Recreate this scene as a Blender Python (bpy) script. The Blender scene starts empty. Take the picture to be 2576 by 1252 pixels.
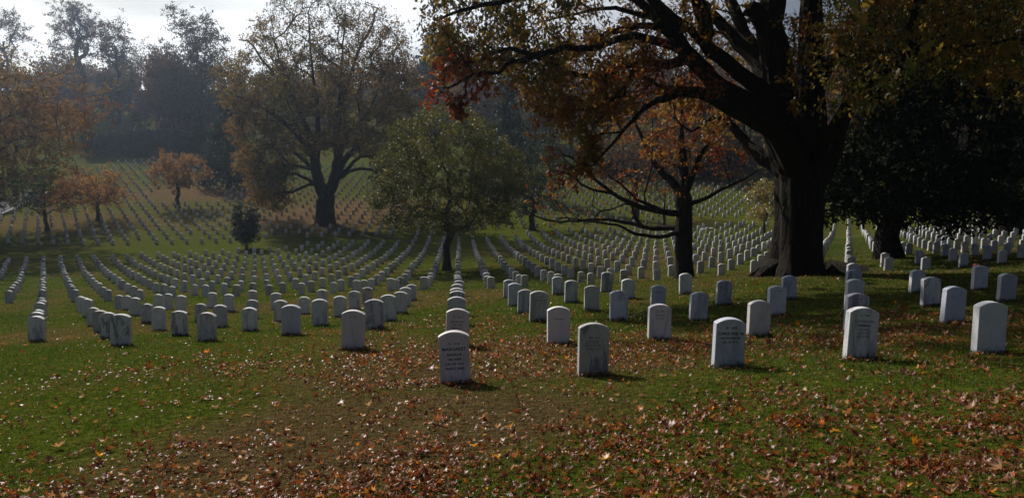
import bpy, math, random
import numpy as np
from mathutils import Vector, Matrix

C = bpy.context.scene
COL = C.collection
rng = np.random.default_rng(7)
random.seed(7)

# ------------------------------------------------------------------ camera
F_PX, YAW, PITCH, ROLL = 2013.6, 0.06696, 0.10472, 0.01674     # focal length for a frame 2576 wide
GX0, GY0, SX, SY = -0.019, 8.649, 1.524, 3.05                   # grave grid: origin and spacing (5 ft by 10 ft)
cy_, sy_ = math.cos(YAW), math.sin(YAW)
cp_, sp_ = math.cos(PITCH), math.sin(PITCH)
_R = np.array([cy_, -sy_, 0.0])
_H = np.array([sy_, cy_, 0.0])
_F = _H * cp_ - np.array([0, 0, sp_])
_U = _H * sp_ + np.array([0, 0, cp_])
_R2 = _R * math.cos(ROLL) + _U * math.sin(ROLL)
_U2 = _U * math.cos(ROLL) - _R * math.sin(ROLL)
cam = bpy.data.cameras.new('camera')
cam.sensor_width = 36.0
cam.lens = F_PX / 2576 * 36.0
cam.clip_start = 0.05
cam.clip_end = 3000
camo = bpy.data.objects.new('camera', cam)
COL.objects.link(camo)
camo.matrix_world = Matrix((( _R2[0], _U2[0], -_F[0], 0), (_R2[1], _U2[1], -_F[1], 0), (_R2[2], _U2[2], -_F[2], 0), (0, 0, 0, 1)))
C.camera = camo

# ------------------------------------------------------------------ world and sun
SUN_AZ, SUN_EL = math.radians(-32), math.radians(36)            # azimuth from +y towards +x
C.view_settings.view_transform = 'Standard'
C.view_settings.look = 'None'
C.view_settings.gamma = 1
C.view_settings.exposure = 0.16
w = bpy.data.worlds.new('World')
C.world = w
w.use_nodes = True
nt = w.node_tree
nt.nodes.clear()
N = nt.nodes.new
L = nt.links.new
out = N('ShaderNodeOutputWorld')
bg = N('ShaderNodeBackground')
bg.inputs['Strength'].default_value = 0.05
sky = N('ShaderNodeTexSky')
sky.sky_type = 'NISHITA'
sky.sun_disc = False
sky.sun_elevation = SUN_EL
sky.sun_rotation = SUN_AZ
sky.air_density = 1.1
sky.dust_density = 1.6
tc = N('ShaderNodeTexCoord')
mp = N('ShaderNodeMapping')
mp.inputs['Scale'].default_value = (1.0, 1.0, 4.2)
n1 = N('ShaderNodeTexNoise')
n1.inputs['Scale'].default_value = 2.3
n1.inputs['Detail'].default_value = 7
n1.inputs['Roughness'].default_value = 0.55
cr = N('ShaderNodeValToRGB')
cr.color_ramp.elements[0].position = 0.40
cr.color_ramp.elements[0].color = (0.15, 0.15, 0.15, 1)
cr.color_ramp.elements[1].position = 0.58
cr.color_ramp.elements[1].color = (0.95, 0.95, 0.95, 1)
mx = N('ShaderNodeMixRGB')
# clouds are brightest round the sun
dt = N('ShaderNodeVectorMath'); dt.operation = 'DOT_PRODUCT'
dt.inputs[1].default_value = (math.sin(SUN_AZ) * math.cos(SUN_EL), math.cos(SUN_AZ) * math.cos(SUN_EL), math.sin(SUN_EL))
cb = N('ShaderNodeValToRGB')
cb.color_ramp.elements[0].position = 0.55
cb.color_ramp.elements[0].color = (0.055, 0.062, 0.090, 1)
cb.color_ramp.elements[1].position = 0.88
cb.color_ramp.elements[1].color = (0.93, 0.96, 1.0, 1)
sc = N('ShaderNodeVectorMath'); sc.operation = 'SCALE'; sc.inputs['Scale'].default_value = 26.0
L(tc.outputs['Generated'], mp.inputs['Vector'])
L(tc.outputs['Generated'], dt.inputs[0])
L(dt.outputs['Value'], cb.inputs[0])
L(cb.outputs[0], sc.inputs[0])
L(sc.outputs[0], mx.inputs['Color2'])
L(mp.outputs[0], n1.inputs['Vector'])
L(n1.outputs[0], cr.inputs[0])
L(cr.outputs[0], mx.inputs['Fac'])
L(sky.outputs[0], mx.inputs['Color1'])
L(mx.outputs[0], bg.inputs['Color'])
L(bg.outputs[0], out.inputs['Surface'])
sl = bpy.data.lights.new('sun', 'SUN')
sl.energy = 5.0
sl.angle = math.radians(0.53)
sl.color = (1.0, 0.94, 0.85)
so = bpy.data.objects.new('sun', sl)
COL.objects.link(so)
SUNV = Vector((math.sin(SUN_AZ) * math.cos(SUN_EL), math.cos(SUN_AZ) * math.cos(SUN_EL), math.sin(SUN_EL)))
so.rotation_euler = SUNV.to_track_quat('Z', 'Y').to_euler()

cyc = C.cycles
cyc.use_denoising = True
cyc.max_bounces = 6
cyc.diffuse_bounces = 3
cyc.glossy_bounces = 2
cyc.transmission_bounces = 4
cyc.volume_bounces = 0
cyc.use_adaptive_sampling = True
cyc.adaptive_threshold = 0.015
cyc.sample_clamp_indirect = 4

# ------------------------------------------------------------------ projection helpers (photo measurements into metres)
def ray(u, v):
    return _F + (u - 1288) / F_PX * _R2 - (v - 626) / F_PX * _U2
def P3(u, v, d):
    return ray(u, v) * d
def proj(p):
    p = np.asarray(p, float)
    d = p @ _F
    return 1288 + F_PX * (p @ _R2) / d, 626 - F_PX * (p @ _U2) / d
def z_at(x, y, v):
    """height whose image row at (x, y) is v"""
    a, b = -30.0, 40.0
    for _ in range(60):
        m = (a + b) / 2
        if proj((x, y, m))[1] > v: a = m
        else: b = m
    return (a + b) / 2

# ------------------------------------------------------------------ terrain
OBS = [(-6,3,859),(-4,2,869),(-3,2,860),(-4,3,846),(-5,4,832),(-6,5,812),(-7,6,793),(-8,7,781),(-9,8,779),(-5,3,852),(-6,4,836),(-7,5,820),(-8,6,797),(-10,8,783),(-8,8,775),(-7,7,779),(-5,5,811),(-6,7,776),(-4,4,824),(-5,6,783),(-3,3,835),(-2,2,843),(-3,4,808),(-4,6,779),(-2,3,820),(-3,5,791),(-2,4,797),(-2,5,779),(-2,6,766),(-1,1,878),(-1,2,829),(-1,3,810),(-1,4,790),(-1,5,772),(-1,6,756),(1,1,866),(1,2,808),(1,3,789),(1,4,769),(1,5,748),(2,1,855),(2,2,807),(2,3,784),(2,4,761),(2,5,742),(3,2,807),(3,4,751),(3,5,734),(4,4,740),(4,3,768),(3,1,848),(4,2,794),(5,3,752),(4,0,890),(5,1,811),(6,2,769),(7,3,737),(8,3,730),(7,2,758),(0,0,962),(1,0,942),(2,0,922),(3,0,903)]
ctrl = []
for i, j, v in OBS:
    x, y = GX0 + SX * i, GY0 + SY * j
    ctrl.append((x, y, z_at(x, y, v)))
for i, j, v in [(-8,9,752),(-6,10,745),(-5,10,741),(-4,10,740),(-2,9,732),(-1,9,728),(1,9,727),(2,9,722),(4,9,717),(5,9,709),(6,9,707),
                (-11,10,759),(-12,10,759),(-14,10,761),(10,7,681),(11,7,686),(12,7,684),(13,7,671),(14,7,664)]:
    x, y = GX0 + SX * i, GY0 + SY * j
    ctrl.append((x, y, z_at(x, y, v)))
for u, v, d in [(1124,680,54),(1035,604,86),(1137,604,86),(1250,604,86),(1339,579,92),(1595,553,101),(1670,567,96),(1440,585,88),(1777,576,89),
                (1850,569,88),(307,653,75),(100,656,75),(0,660,75),(377,650,77),(526,634,80),(618,622,82),(700,615,84),(870,606,85),
                (678,592,91),(860,590,91),(1000,588,91),(1269,572,94),(1753,552,100),(1900,549,100),(1700,474,132),(1900,476,132),(1481,455,140),
                (815,562,98),(570,605,87),(479,605,87),(278,606,87),(118,580,93),(247,555,100),(447,522,110),(581,473,127),(600,444,138),
                (40,600,87),(0,545,105),(-80,545,108),(30,520,113),(370,390,165),(240,392,165),(500,392,165),(350,330,185),(420,335,185),
                (300,262,218),(240,256,226),(150,233,238),(20,232,238),(800,440,142),(700,440,142),(940,412,155),(800,330,195),(800,250,240),(600,250,235),
                (1300,300,220),(1300,400,170),(1800,330,210),(1800,400,165),(2409,567,83),(2562,545,88),(2236,648,38),(2537,590,60),(2300,590,70),
                (2500,480,130),(2500,400,180),(2750,540,85),(2750,640,36),(2138,590,80),(2015,688,25.5)]:
    p = P3(u, v, d)
    ctrl.append(tuple(p))
ctrl += [(0, 0, -1.52), (-8, 1, -2.15), (8, 1, -0.95), (0, 4.5, -1.97), (0, -20, 0.4), (-30, -20, -1.6), (30, -20, 2.2), (-60, 10, -6.5), (60, 10, 2.0),
         (-20, 10, -4.6), (-40, 25, -7.2), (20, 12, -1.2), (-70, 80, -8), (90, 60, 0), (100, 120, 2), (-250, 450, 27), (0, 450, 29), (250, 450, 30), (-250, 150, -2),
         (-200, 280, 20), (250, 150, 10), (200, 280, 22), (-250, -40, -8), (250, -40, 10), (0, 330, 30), (-110, 330, 24)]
ctrl = np.array(ctrl)
KS = 40.0
def _k(r2):
    return 0.5 * r2 * np.log(r2 + 1e-12)
cx = ctrl[:, :2] / KS
n = len(cx)
d2 = ((cx[:, None] - cx[None]) ** 2).sum(-1)
A = np.zeros((n + 3, n + 3))
A[:n, :n] = _k(d2) + np.eye(n) * 0.0006
A[:n, n] = 1; A[:n, n + 1:] = cx
A[n, :n] = 1; A[n + 1:, :n] = cx.T
SOL = np.linalg.solve(A, np.concatenate([ctrl[:, 2], [0, 0, 0]]))
def ground(x, y):
    x = np.atleast_1d(np.asarray(x, float)); y = np.atleast_1d(np.asarray(y, float))
    o = np.empty(x.size)
    for s in range(0, x.size, 20000):
        q = np.stack([x.ravel()[s:s + 20000], y.ravel()[s:s + 20000]], 1) / KS
        r2 = ((q[:, None] - cx[None]) ** 2).sum(-1)
        o[s:s + 20000] = _k(r2) @ SOL[:n] + SOL[n] + q @ SOL[n + 1:]
    return o.reshape(x.shape)
def g1(x, y):
    return float(ground(x, y)[0])
def base_at(u, d):
    """ground point on the vertical plane of image column u at camera depth d"""
    v = 600.0
    for _ in range(30):
        p = P3(u, v, d)
        p2 = np.array([p[0], p[1], g1(p[0], p[1])])
        v2 = proj(p2)[1]
        if abs(v2 - v) < 0.05: break
        v = 0.5 * v + 0.5 * v2
    return p2

# value noise for masks
_nz = rng.random((256, 256))
def vnoise(x, y, s):
    x = np.asarray(x) / s + 1000; y = np.asarray(y) / s + 1000
    xi = np.floor(x).astype(int); yi = np.floor(y).astype(int)
    fx = x - xi; fy = y - yi
    fx = fx * fx * (3 - 2 * fx); fy = fy * fy * (3 - 2 * fy)
    g = lambda a, b: _nz[a % 256, b % 256]
    return (g(xi, yi) * (1 - fx) + g(xi + 1, yi) * fx) * (1 - fy) + (g(xi, yi + 1) * (1 - fx) + g(xi + 1, yi + 1) * fx) * fy
def fbm(x, y, s):
    return (vnoise(x, y, s) + 0.5 * vnoise(x, y, s / 2.1) + 0.25 * vnoise(x, y, s / 4.3)) / 1.75
def blob(x, y, u, d, rx, ry):
    p = base_at(u, d)
    return np.exp(-(((x - p[0]) / rx) ** 2 + ((y - p[1]) / ry) ** 2))

def dryness_and_sun(x, y):
    d = 1.25 * (fbm(x, y, 5.0) - 0.36) + 0.3 * (fbm(x, y, 1.1) - 0.5)
    d = d + 1.5 * blob(x, y, 1020, 6.9, 2.4, 1.3) + 1.0 * blob(x, y, 620, 5.6, 1.3, 0.8) + 0.3 * blob(x, y, 1000, 10.5, 3, 1.5) + 0.5 * blob(x, y, 1280, 9.4, 2.2, 0.6) + 0.45 * blob(x, y, 560, 26, 12, 7) * (y > 15)
    d = d + 0.35 * blob(x, y, 1500, 60, 12, 16) - 0.3 * blob(x, y, 2200, 7, 3, 2.5) - 0.45 * blob(x, y, 150, 7.5, 2.0, 1.6) - 0.4 * blob(x, y, 2100, 5.5, 3, 1.5)
    d = d - 0.35 * blob(x, y, 450, 80, 18, 4)  # sunlit strip of the valley grass, painted in as greener colour
    return np.clip(d, 0, 1)
def litter(x, y, far=False):
    l = 0.9 * blob(x, y, 850, 104, 15, 11) + 0.9 * blob(x, y, 500, 122, 14, 10) + 0.8 * blob(x, y, 80, 98, 16, 8) + 0.3 * blob(x, y, 280, 225, 40, 40)
    l = l + 0.6 * blob(x, y, 1000, 112, 10, 8) + 0.5 * blob(x, y, 2000, 24, 4, 3) + 0.4 * blob(x, y, 2230, 38, 4, 3)
    near = 1.0 * blob(x, y, 1450, 10.8, 3.6, 1.5) + 1.0 * blob(x, y, 2200, 12.0, 4, 1.9) + 0.5 * blob(x, y, 800, 10.5, 3.0, 1.1) + 0.55 * blob(x, y, 500, 5.0, 2.2, 1.2) + 0.6 * blob(x, y, 2000, 5.2, 2.8, 1.2)
    if far: return np.clip(l * (0.55 + 0.9 * fbm(x, y, 9)) * (y > 45), 0, 1)
    return np.clip(l * (0.55 + 0.9 * fbm(x, y, 9)) + near * (0.35 + fbm(x, y, 1.3)), 0, 1)

def mesh_from(name, V, F_list, mat=None, attrs=None, smooth=False, parent=None, link=True, mat_idx=None, mats=None):
    """F_list: list of (M x k) int arrays, one per polygon size"""
    me = bpy.data.meshes.new(name)
    V = np.ascontiguousarray(V, dtype=np.float32)
    F_list = [np.asarray(f, dtype=np.int32) for f in F_list if len(f)]
    nv = len(V)
    nl = sum(f.size for f in F_list); npoly = sum(len(f) for f in F_list)
    me.vertices.add(nv); me.vertices.foreach_set('co', V.ravel())
    me.loops.add(nl); me.loops.foreach_set('vertex_index', np.concatenate([f.ravel() for f in F_list]))
    ls = []; o = 0
    for f in F_list:
        ls.append(o + np.arange(len(f)) * f.shape[1]); o += f.size
    me.polygons.add(npoly)
    me.polygons.foreach_set('loop_start', np.concatenate(ls).astype(np.int32))
    if smooth:
        me.polygons.foreach_set('use_smooth', np.ones(npoly, bool))
    for k, (dom, val) in (attrs or {}).items():
        a = me.attributes.new(k, 'FLOAT', dom)
        a.data.foreach_set('value', np.asarray(val, np.float32))
    me.update(calc_edges=True)
    if mat: me.materials.append(mat)
    if not link: return me
    o = bpy.data.objects.new(name, me)
    COL.objects.link(o)
    if parent: o.parent = parent
    return o

def tag(o, label=None, cat=None, group=None, kind=None):
    if label: o['label'] = label
    if cat: o['category'] = cat
    if group: o['group'] = group
    if kind: o['kind'] = kind
    return o
def empty(name, loc):
    o = bpy.data.objects.new(name, None)
    o.empty_display_size = 0.3
    COL.objects.link(o)
    o.location = Vector([float(c) for c in loc])
    return o

# ------------------------------------------------------------------ materials
def new_mat(name):
    m = bpy.data.materials.new(name)
    m.use_nodes = True
    t = m.node_tree
    return m, t, t.nodes, t.links, t.nodes['Principled BSDF']
def ramp(nodes, stops, interp='LINEAR'):
    r = nodes.new('ShaderNodeValToRGB')
    e = r.color_ramp.elements
    while len(e) < len(stops): e.new(0.5)
    for k, (p, c) in enumerate(stops):
        e[k].position = p; e[k].color = (*c, 1)
    r.color_ramp.interpolation = interp
    return r
def noise(nodes, links, scale, detail=5, rough=0.6, coord=None):
    t = nodes.new('ShaderNodeTexNoise')
    t.inputs['Scale'].default_value = scale; t.inputs['Detail'].default_value = detail; t.inputs['Roughness'].default_value = rough
    if coord is not None: links.new(coord, t.inputs['Vector'])
    return t
def mathn(nodes, links, op, a, b=None, clamp=False):
    m = nodes.new('ShaderNodeMath'); m.operation = op; m.use_clamp = clamp
    for k, v in enumerate((a, b)):
        if v is None: continue
        if isinstance(v, (int, float)): m.inputs[k].default_value = v
        else: links.new(v, m.inputs[k])
    return m.outputs[0]
def mixc(nodes, links, fac, a, b):
    m = nodes.new('ShaderNodeMixRGB')
    for k, v in (('Fac', fac), ('Color1', a), ('Color2', b)):
        if isinstance(v, (int, float)): m.inputs[k].default_value = v
        elif isinstance(v, tuple): m.inputs[k].default_value = (*v, 1)
        else: links.new(v, m.inputs[k])
    return m.outputs[0]

def ground_material():
    m, t, nd, ln, b = new_mat('lawn')
    g = nd.new('ShaderNodeNewGeometry').outputs['Position']
    dry_and_sun = nd.new('ShaderNodeAttribute'); dry_and_sun.attribute_name = 'dry_and_sun'
    lit = nd.new('ShaderNodeAttribute'); lit.attribute_name = 'litter'
    nf = noise(nd, ln, 14, 6, 0.7, g)
    nm = noise(nd, ln, 0.9, 6, 0.65, g)
    nff = noise(nd, ln, 55, 3, 0.7, g)
    green = ramp(nd, [(0.35, (0.018, 0.025, 0.003)), (0.5, (0.058, 0.074, 0.009)), (0.66, (0.125, 0.135, 0.02))])
    ln.new(nf.outputs[0], green.inputs[0])
    brown = ramp(nd, [(0.35, (0.030, 0.021, 0.009)), (0.5, (0.068, 0.050, 0.021)), (0.68, (0.12, 0.09, 0.042))])
    ln.new(nf.outputs[0], brown.inputs[0])
    d = mathn(nd, ln, 'ADD', dry_and_sun.outputs['Fac'], mathn(nd, ln, 'MULTIPLY', mathn(nd, ln, 'SUBTRACT', nm.outputs[0], 0.45), 1.3), True)
    c1 = mixc(nd, ln, d, green.outputs[0], brown.outputs[0])
    vor = nd.new('ShaderNodeTexVoronoi'); vor.inputs['Scale'].default_value = 9.0; ln.new(g, vor.inputs['Vector'])
    sep = nd.new('ShaderNodeSeparateColor'); ln.new(vor.outputs['Color'], sep.inputs[0])
    leafc = ramp(nd, [(0.0, (0.06, 0.030, 0.015)), (0.3, (0.095, 0.055, 0.027)), (0.55, (0.135, 0.085, 0.042)), (0.75, (0.18, 0.125, 0.07)), (1.0, (0.05, 0.032, 0.018))])
    ln.new(sep.outputs[0], leafc.inputs[0])
    thr = mathn(nd, ln, 'GREATER_THAN', mathn(nd, ln, 'ADD', lit.outputs['Fac'], mathn(nd, ln, 'MULTIPLY', mathn(nd, ln, 'SUBTRACT', nf.outputs[0], 0.5), 0.6)), mathn(nd, ln, 'ADD', sep.outputs[1], 0.04))
    c2 = mixc(nd, ln, thr, c1, leafc.outputs[0])
    ln.new(c2, b.inputs['Base Color'])
    b.inputs['Roughness'].default_value = 1.0
    b.inputs['Specular IOR Level'].default_value = 0.0
    bu = nd.new('ShaderNodeBump'); bu.inputs['Strength'].default_value = 1.0; bu.inputs['Distance'].default_value = 0.05
    hh = mathn(nd, ln, 'ADD', nf.outputs[0], mathn(nd, ln, 'MULTIPLY', nff.outputs[0], 0.5))
    ln.new(hh, bu.inputs['Height']); ln.new(bu.outputs[0], b.inputs['Normal'])
    return m

def leaf_material(name, stops, trans=0.45, rough=0.5, spec=0.3, tboost=1.5):
    """stops: colours over the per-leaf attribute hue"""
    m, t, nd, ln, b = new_mat(name)
    a = nd.new('ShaderNodeAttribute'); a.attribute_name = 'hue'
    r = ramp(nd, stops)
    ln.new(a.outputs['Fac'], r.inputs[0])
    ln.new(r.outputs[0], b.inputs['Base Color'])
    b.inputs['Roughness'].default_value = rough
    b.inputs['Specular IOR Level'].default_value = spec
    tr = nd.new('ShaderNodeBsdfTranslucent')
    mm = nd.new('ShaderNodeMixRGB'); mm.blend_type = 'MULTIPLY'; mm.inputs['Fac'].default_value = 1
    mm.inputs['Color2'].default_value = (tboost * 1.1, tboost, tboost * 0.7, 1)
    ln.new(r.outputs[0], mm.inputs['Color1']); ln.new(mm.outputs[0], tr.inputs['Color'])
    ms = nd.new('ShaderNodeMixShader'); ms.inputs[0].default_value = trans
    ln.new(b.outputs[0], ms.inputs[1]); ln.new(tr.outputs[0], ms.inputs[2])
    ln.new(ms.outputs[0], nd['Material Output'].inputs['Surface'])
    return m

def bark_material(name, c1, c2, scale=3.0, bump=0.05):
    m, t, nd, ln, b = new_mat(name)
    tc = nd.new('ShaderNodeTexCoord')
    mp = nd.new('ShaderNodeMapping'); mp.inputs['Scale'].default_value = (4, 4, 0.7)
    ln.new(tc.outputs['Object'], mp.inputs['Vector'])
    a = noise(nd, ln, scale, 8, 0.65, mp.outputs[0]); a.inputs['Distortion'].default_value = 0.6
    c = noise(nd, ln, 0.8, 4, 0.6, tc.outputs['Object'])
    r = ramp(nd, [(0.38, c1), (0.62, c2)])
    ln.new(a.outputs[0], r.inputs[0])
    moss = mixc(nd, ln, mathn(nd, ln, 'MULTIPLY', mathn(nd, ln, 'SUBTRACT', c.outputs[0], 0.5, True), 1.6, True), r.outputs[0], (0.028, 0.030, 0.017))
    ln.new(moss, b.inputs['Base Color'])
    b.inputs['Roughness'].default_value = 0.95
    b.inputs['Specular IOR Level'].default_value = 0.1
    bu = nd.new('ShaderNodeBump'); bu.inputs['Strength'].default_value = 1.0; bu.inputs['Distance'].default_value = bump
    ln.new(a.outputs[0], bu.inputs['Height']); ln.new(bu.outputs[0], b.inputs['Normal'])
    return m

def stone_material(name, per_object=True):
    m, t, nd, ln, b = new_mat(name)
    g = nd.new('ShaderNodeNewGeometry')
    if per_object:
        oi = nd.new('ShaderNodeObjectInfo')
        rnd = oi.outputs['Random']; tint = oi.outputs['Color']; st = oi.outputs['Alpha']
    else:
        rnd = g.outputs['Random Per Island']
        tr = ramp(nd, [(0.0, (0.62, 0.62, 0.62)), (0.35, (0.50, 0.50, 0.52)), (0.6, (0.56, 0.50, 0.48)), (0.8, (0.40, 0.40, 0.38)), (1.0, (0.66, 0.65, 0.64))])
        ln.new(rnd, tr.inputs[0]); tint = tr.outputs[0]
        st = mathn(nd, ln, 'FRACT', mathn(nd, ln, 'MULTIPLY', rnd, 17.3))
    off = nd.new('ShaderNodeVectorMath'); off.operation = 'SCALE'
    cb = nd.new('ShaderNodeCombineXYZ')
    for k in range(3): ln.new(mathn(nd, ln, 'MULTIPLY', rnd, 37.0 + 11 * k), cb.inputs[k])
    va = nd.new('ShaderNodeVectorMath'); va.operation = 'ADD'
    ln.new(g.outputs['Position'], va.inputs[0]); ln.new(cb.outputs[0], va.inputs[1])
    pos = va.outputs[0]
    # diagonal marble veins
    mp = nd.new('ShaderNodeMapping'); mp.inputs['Rotation'].default_value = (0, 0.45, 0); mp.inputs['Scale'].default_value = (3.6, 3.6, 0.9)
    ln.new(pos, mp.inputs['Vector'])
    v = noise(nd, ln, 2.2, 9, 0.62, mp.outputs[0]); v.inputs['Distortion'].default_value = 0.8
    vr = ramp(nd, [(0.50, (0, 0, 0)), (0.60, (1, 1, 1)), (0.64, (0.6, 0.6, 0.6)), (0.75, (1, 1, 1))])
    ln.new(v.outputs[0], vr.inputs[0])
    n2 = noise(nd, ln, 26, 6, 0.75, pos)
    r2 = ramp(nd, [(0.55, (0, 0, 0)), (0.72, (1, 1, 1))])
    ln.new(n2.outputs[0], r2.inputs[0])
    n3 = noise(nd, ln, 4.5, 5, 0.6, pos)
    r3 = ramp(nd, [(0.3, (0.86, 0.86, 0.86)), (0.7, (1.06, 1.06, 1.06))])
    ln.new(n3.outputs[0], r3.inputs[0])
    mul = nd.new('ShaderNodeMixRGB'); mul.blend_type = 'MULTIPLY'; mul.inputs[0].default_value = 1
    ln.new(tint, mul.inputs[1]); ln.new(r3.outputs[0], mul.inputs[2])
    s1 = mathn(nd, ln, 'MULTIPLY', mathn(nd, ln, 'MULTIPLY', vr.outputs[0], mathn(nd, ln, 'ADD', st, 0.12)), 0.8)
    c = mixc(nd, ln, s1, mul.outputs[0], (0.13, 0.135, 0.15))
    s2 = mathn(nd, ln, 'MULTIPLY', mathn(nd, ln, 'MULTIPLY', r2.outputs[0], mathn(nd, ln, 'ADD', st, 0.2)), 0.5)
    c = mixc(nd, ln, s2, c, (0.10, 0.10, 0.085))
    ln.new(c, b.inputs['Base Color'])
    b.inputs['Roughness'].default_value = 0.7
    b.inputs['Specular IOR Level'].default_value = 0.25
    bu = nd.new('ShaderNodeBump'); bu.inputs['Strength'].default_value = 0.35; bu.inputs['Distance'].default_value = 0.004
    ln.new(n2.outputs[0], bu.inputs['Height']); ln.new(bu.outputs[0], b.inputs['Normal'])
    return m

def flat_mat(name, col, rough=0.8, var=0.25, scale=8.0):
    m, t, nd, ln, b = new_mat(name)
    g = nd.new('ShaderNodeNewGeometry').outputs['Position']
    a = noise(nd, ln, scale, 6, 0.65, g)
    r = ramp(nd, [(0.3, tuple(c * (1 - var) for c in col)), (0.7, tuple(min(1, c * (1 + var)) for c in col))])
    ln.new(a.outputs[0], r.inputs[0]); ln.new(r.outputs[0], b.inputs['Base Color'])
    b.inputs['Roughness'].default_value = rough
    b.inputs['Specular IOR Level'].default_value = 0.1
    return m

M_GROUND = ground_material()
M_STONE = stone_material('headstone_marble')
M_STONE_FAR = stone_material('far_headstone_marble', False)
M_INK = flat_mat('engraved_lettering_dark', (0.045, 0.045, 0.05), 0.8)
M_INK2 = flat_mat('engraved_lettering_worn', (0.2, 0.19, 0.19), 0.8, 0.5, 40)
M_OAKBARK = bark_material('oak_bark', (0.010, 0.008, 0.006), (0.040, 0.030, 0.023), 3.0, 0.22)
M_BARK = bark_material('grey_brown_bark', (0.016, 0.014, 0.012), (0.048, 0.040, 0.034), 3.0, 0.05)
M_OAKLEAF = leaf_material('oak_leaves', [(0.0, (0.13, 0.018, 0.010)), (0.2, (0.14, 0.040, 0.014)), (0.4, (0.17, 0.078, 0.020)), (0.62, (0.19, 0.115, 0.025)), (0.82, (0.10, 0.09, 0.02)), (1.0, (0.05, 0.062, 0.015))], 0.45, 0.5, 0.15, 1.6)
M_AUTUMN = leaf_material('autumn_leaves', [(0.0, (0.11, 0.048, 0.018)), (0.3, (0.135, 0.076, 0.024)), (0.6, (0.125, 0.090, 0.028)), (0.8, (0.080, 0.072, 0.022)), (1.0, (0.032, 0.042, 0.012))], 0.45, 0.7, 0.08, 1.5)
M_ORANGE = leaf_material('orange_leaves', [(0.0, (0.125, 0.058, 0.026)), (0.5, (0.15, 0.085, 0.032)), (0.8, (0.10, 0.075, 0.028)), (1.0, (0.03, 0.042, 0.012))], 0.5, 0.7, 0.08, 1.7)
M_OLIVE = leaf_material('olive_green_leaves', [(0.0, (0.022, 0.028, 0.005)), (0.5, (0.050, 0.054, 0.010)), (0.85, (0.10, 0.09, 0.018)), (1.0, (0.10, 0.075, 0.02))], 0.42, 0.5, 0.15, 1.6)
M_EVERGREEN = leaf_material('evergreen_foliage', [(0.0, (0.014, 0.024, 0.012)), (0.6, (0.028, 0.042, 0.020)), (1.0, (0.045, 0.06, 0.03))], 0.2, 0.7, 0.1, 1.0)
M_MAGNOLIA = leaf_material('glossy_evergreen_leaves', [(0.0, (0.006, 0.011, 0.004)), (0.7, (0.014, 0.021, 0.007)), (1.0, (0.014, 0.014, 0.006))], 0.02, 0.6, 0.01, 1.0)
M_GOLD = leaf_material('golden_leaves', [(0.0, (0.14, 0.11, 0.03)), (0.5, (0.22, 0.18, 0.06)), (1.0, (0.30, 0.26, 0.12))], 0.4, 0.35, 0.6, 1.4)
M_FAROAK = leaf_material('brown_purple_leaves', [(0.0, (0.095, 0.040, 0.024)), (0.4, (0.105, 0.056, 0.024)), (0.7, (0.080, 0.056, 0.024)), (1.0, (0.030, 0.033, 0.014))], 0.35, 0.7, 0.08, 1.3)
M_FALLEN = leaf_material('fallen_leaf', [(0.0, (0.080, 0.018, 0.007)), (0.3, (0.14, 0.034, 0.011)), (0.58, (0.20, 0.068, 0.024)), (0.78, (0.27, 0.125, 0.055)), (0.90, (0.38, 0.24, 0.14)), (0.93, (0.45, 0.11, 0.01)), (1.0, (0.52, 0.26, 0.02))], 0.38, 0.42, 0.32, 1.3)
M_GRASS = leaf_material('grass_blade', [(0.0, (0.026, 0.060, 0.006)), (0.3, (0.056, 0.088, 0.013)), (0.52, (0.088, 0.080, 0.022)), (0.72, (0.125, 0.086, 0.040)), (1.0, (0.19, 0.13, 0.068))], 0.4, 0.5, 0.22, 1.4)

# ------------------------------------------------------------------ ground sheet
xs = np.concatenate([-np.geomspace(400, 9, 120), np.linspace(-8.8, 14, 115), np.geomspace(14.3, 400, 110)])
ys = np.concatenate([np.linspace(-60, 1, 20), np.linspace(1.3, 22, 100), np.geomspace(22.4, 470, 220)])
X, Y = np.meshgrid(xs, ys)
Z = ground(X, Y)
nx, ny = len(xs), len(ys)
idx = np.arange(nx * ny).reshape(ny, nx)
Fq = np.stack([idx[:-1, :-1], idx[:-1, 1:], idx[1:, 1:], idx[1:, :-1]], -1).reshape(-1, 4)
near = np.exp(-((Y - 8) / 14) ** 2)
Zb = Z + near * 0.03 * (fbm(X, Y, 1.1) - 0.5)
go = mesh_from('ground', np.stack([X, Y, Zb], -1).reshape(-1, 3), [Fq], M_GROUND,
               {'dry_and_sun': ('POINT', dryness_and_sun(X, Y).ravel()), 'litter': ('POINT', litter(X, Y, True).ravel())}, smooth=True)
tag(go, 'grassy cemetery ground sloping into a valley and up a hill', kind='structure')

# road at the far left edge, with its pale kerb
def strip(name, pts, half, lift, mat, thick=0.0):
    V = []; Fs = []
    pts = np.array(pts)
    for k, p in enumerate(pts):
        t = pts[min(k + 1, len(pts) - 1)] - pts[max(k - 1, 0)]
        t = t / np.linalg.norm(t); nn = np.array([-t[1], t[0]])
        for s in np.linspace(-1, 1, 7):
            q = p + nn * half * s
            V.append((q[0], q[1], g1(q[0], q[1]) + lift))
    for k in range(len(pts) - 1):
        for s in range(6):
            a = k * 7 + s
            Fs.append((a, a + 1, a + 8, a + 7))
    o = mesh_from(name, np.array(V), [np.array(Fs)], mat)
    if thick:
        sm = o.modifiers.new('thickness', 'SOLIDIFY'); sm.thickness = thick; sm.offset = -1
    return o
rp = [P3(-260, 0, 1)[:2] * 0] 
pa = base_at(70, 116)[:2]; pb = base_at(-30, 102)[:2]
dr = (pb - pa) / np.linalg.norm(pb - pa)
road_pts = [pa + dr * s + np.array([-3.2, 2.5]) for s in np.linspace(-6, 60, 30)]
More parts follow.
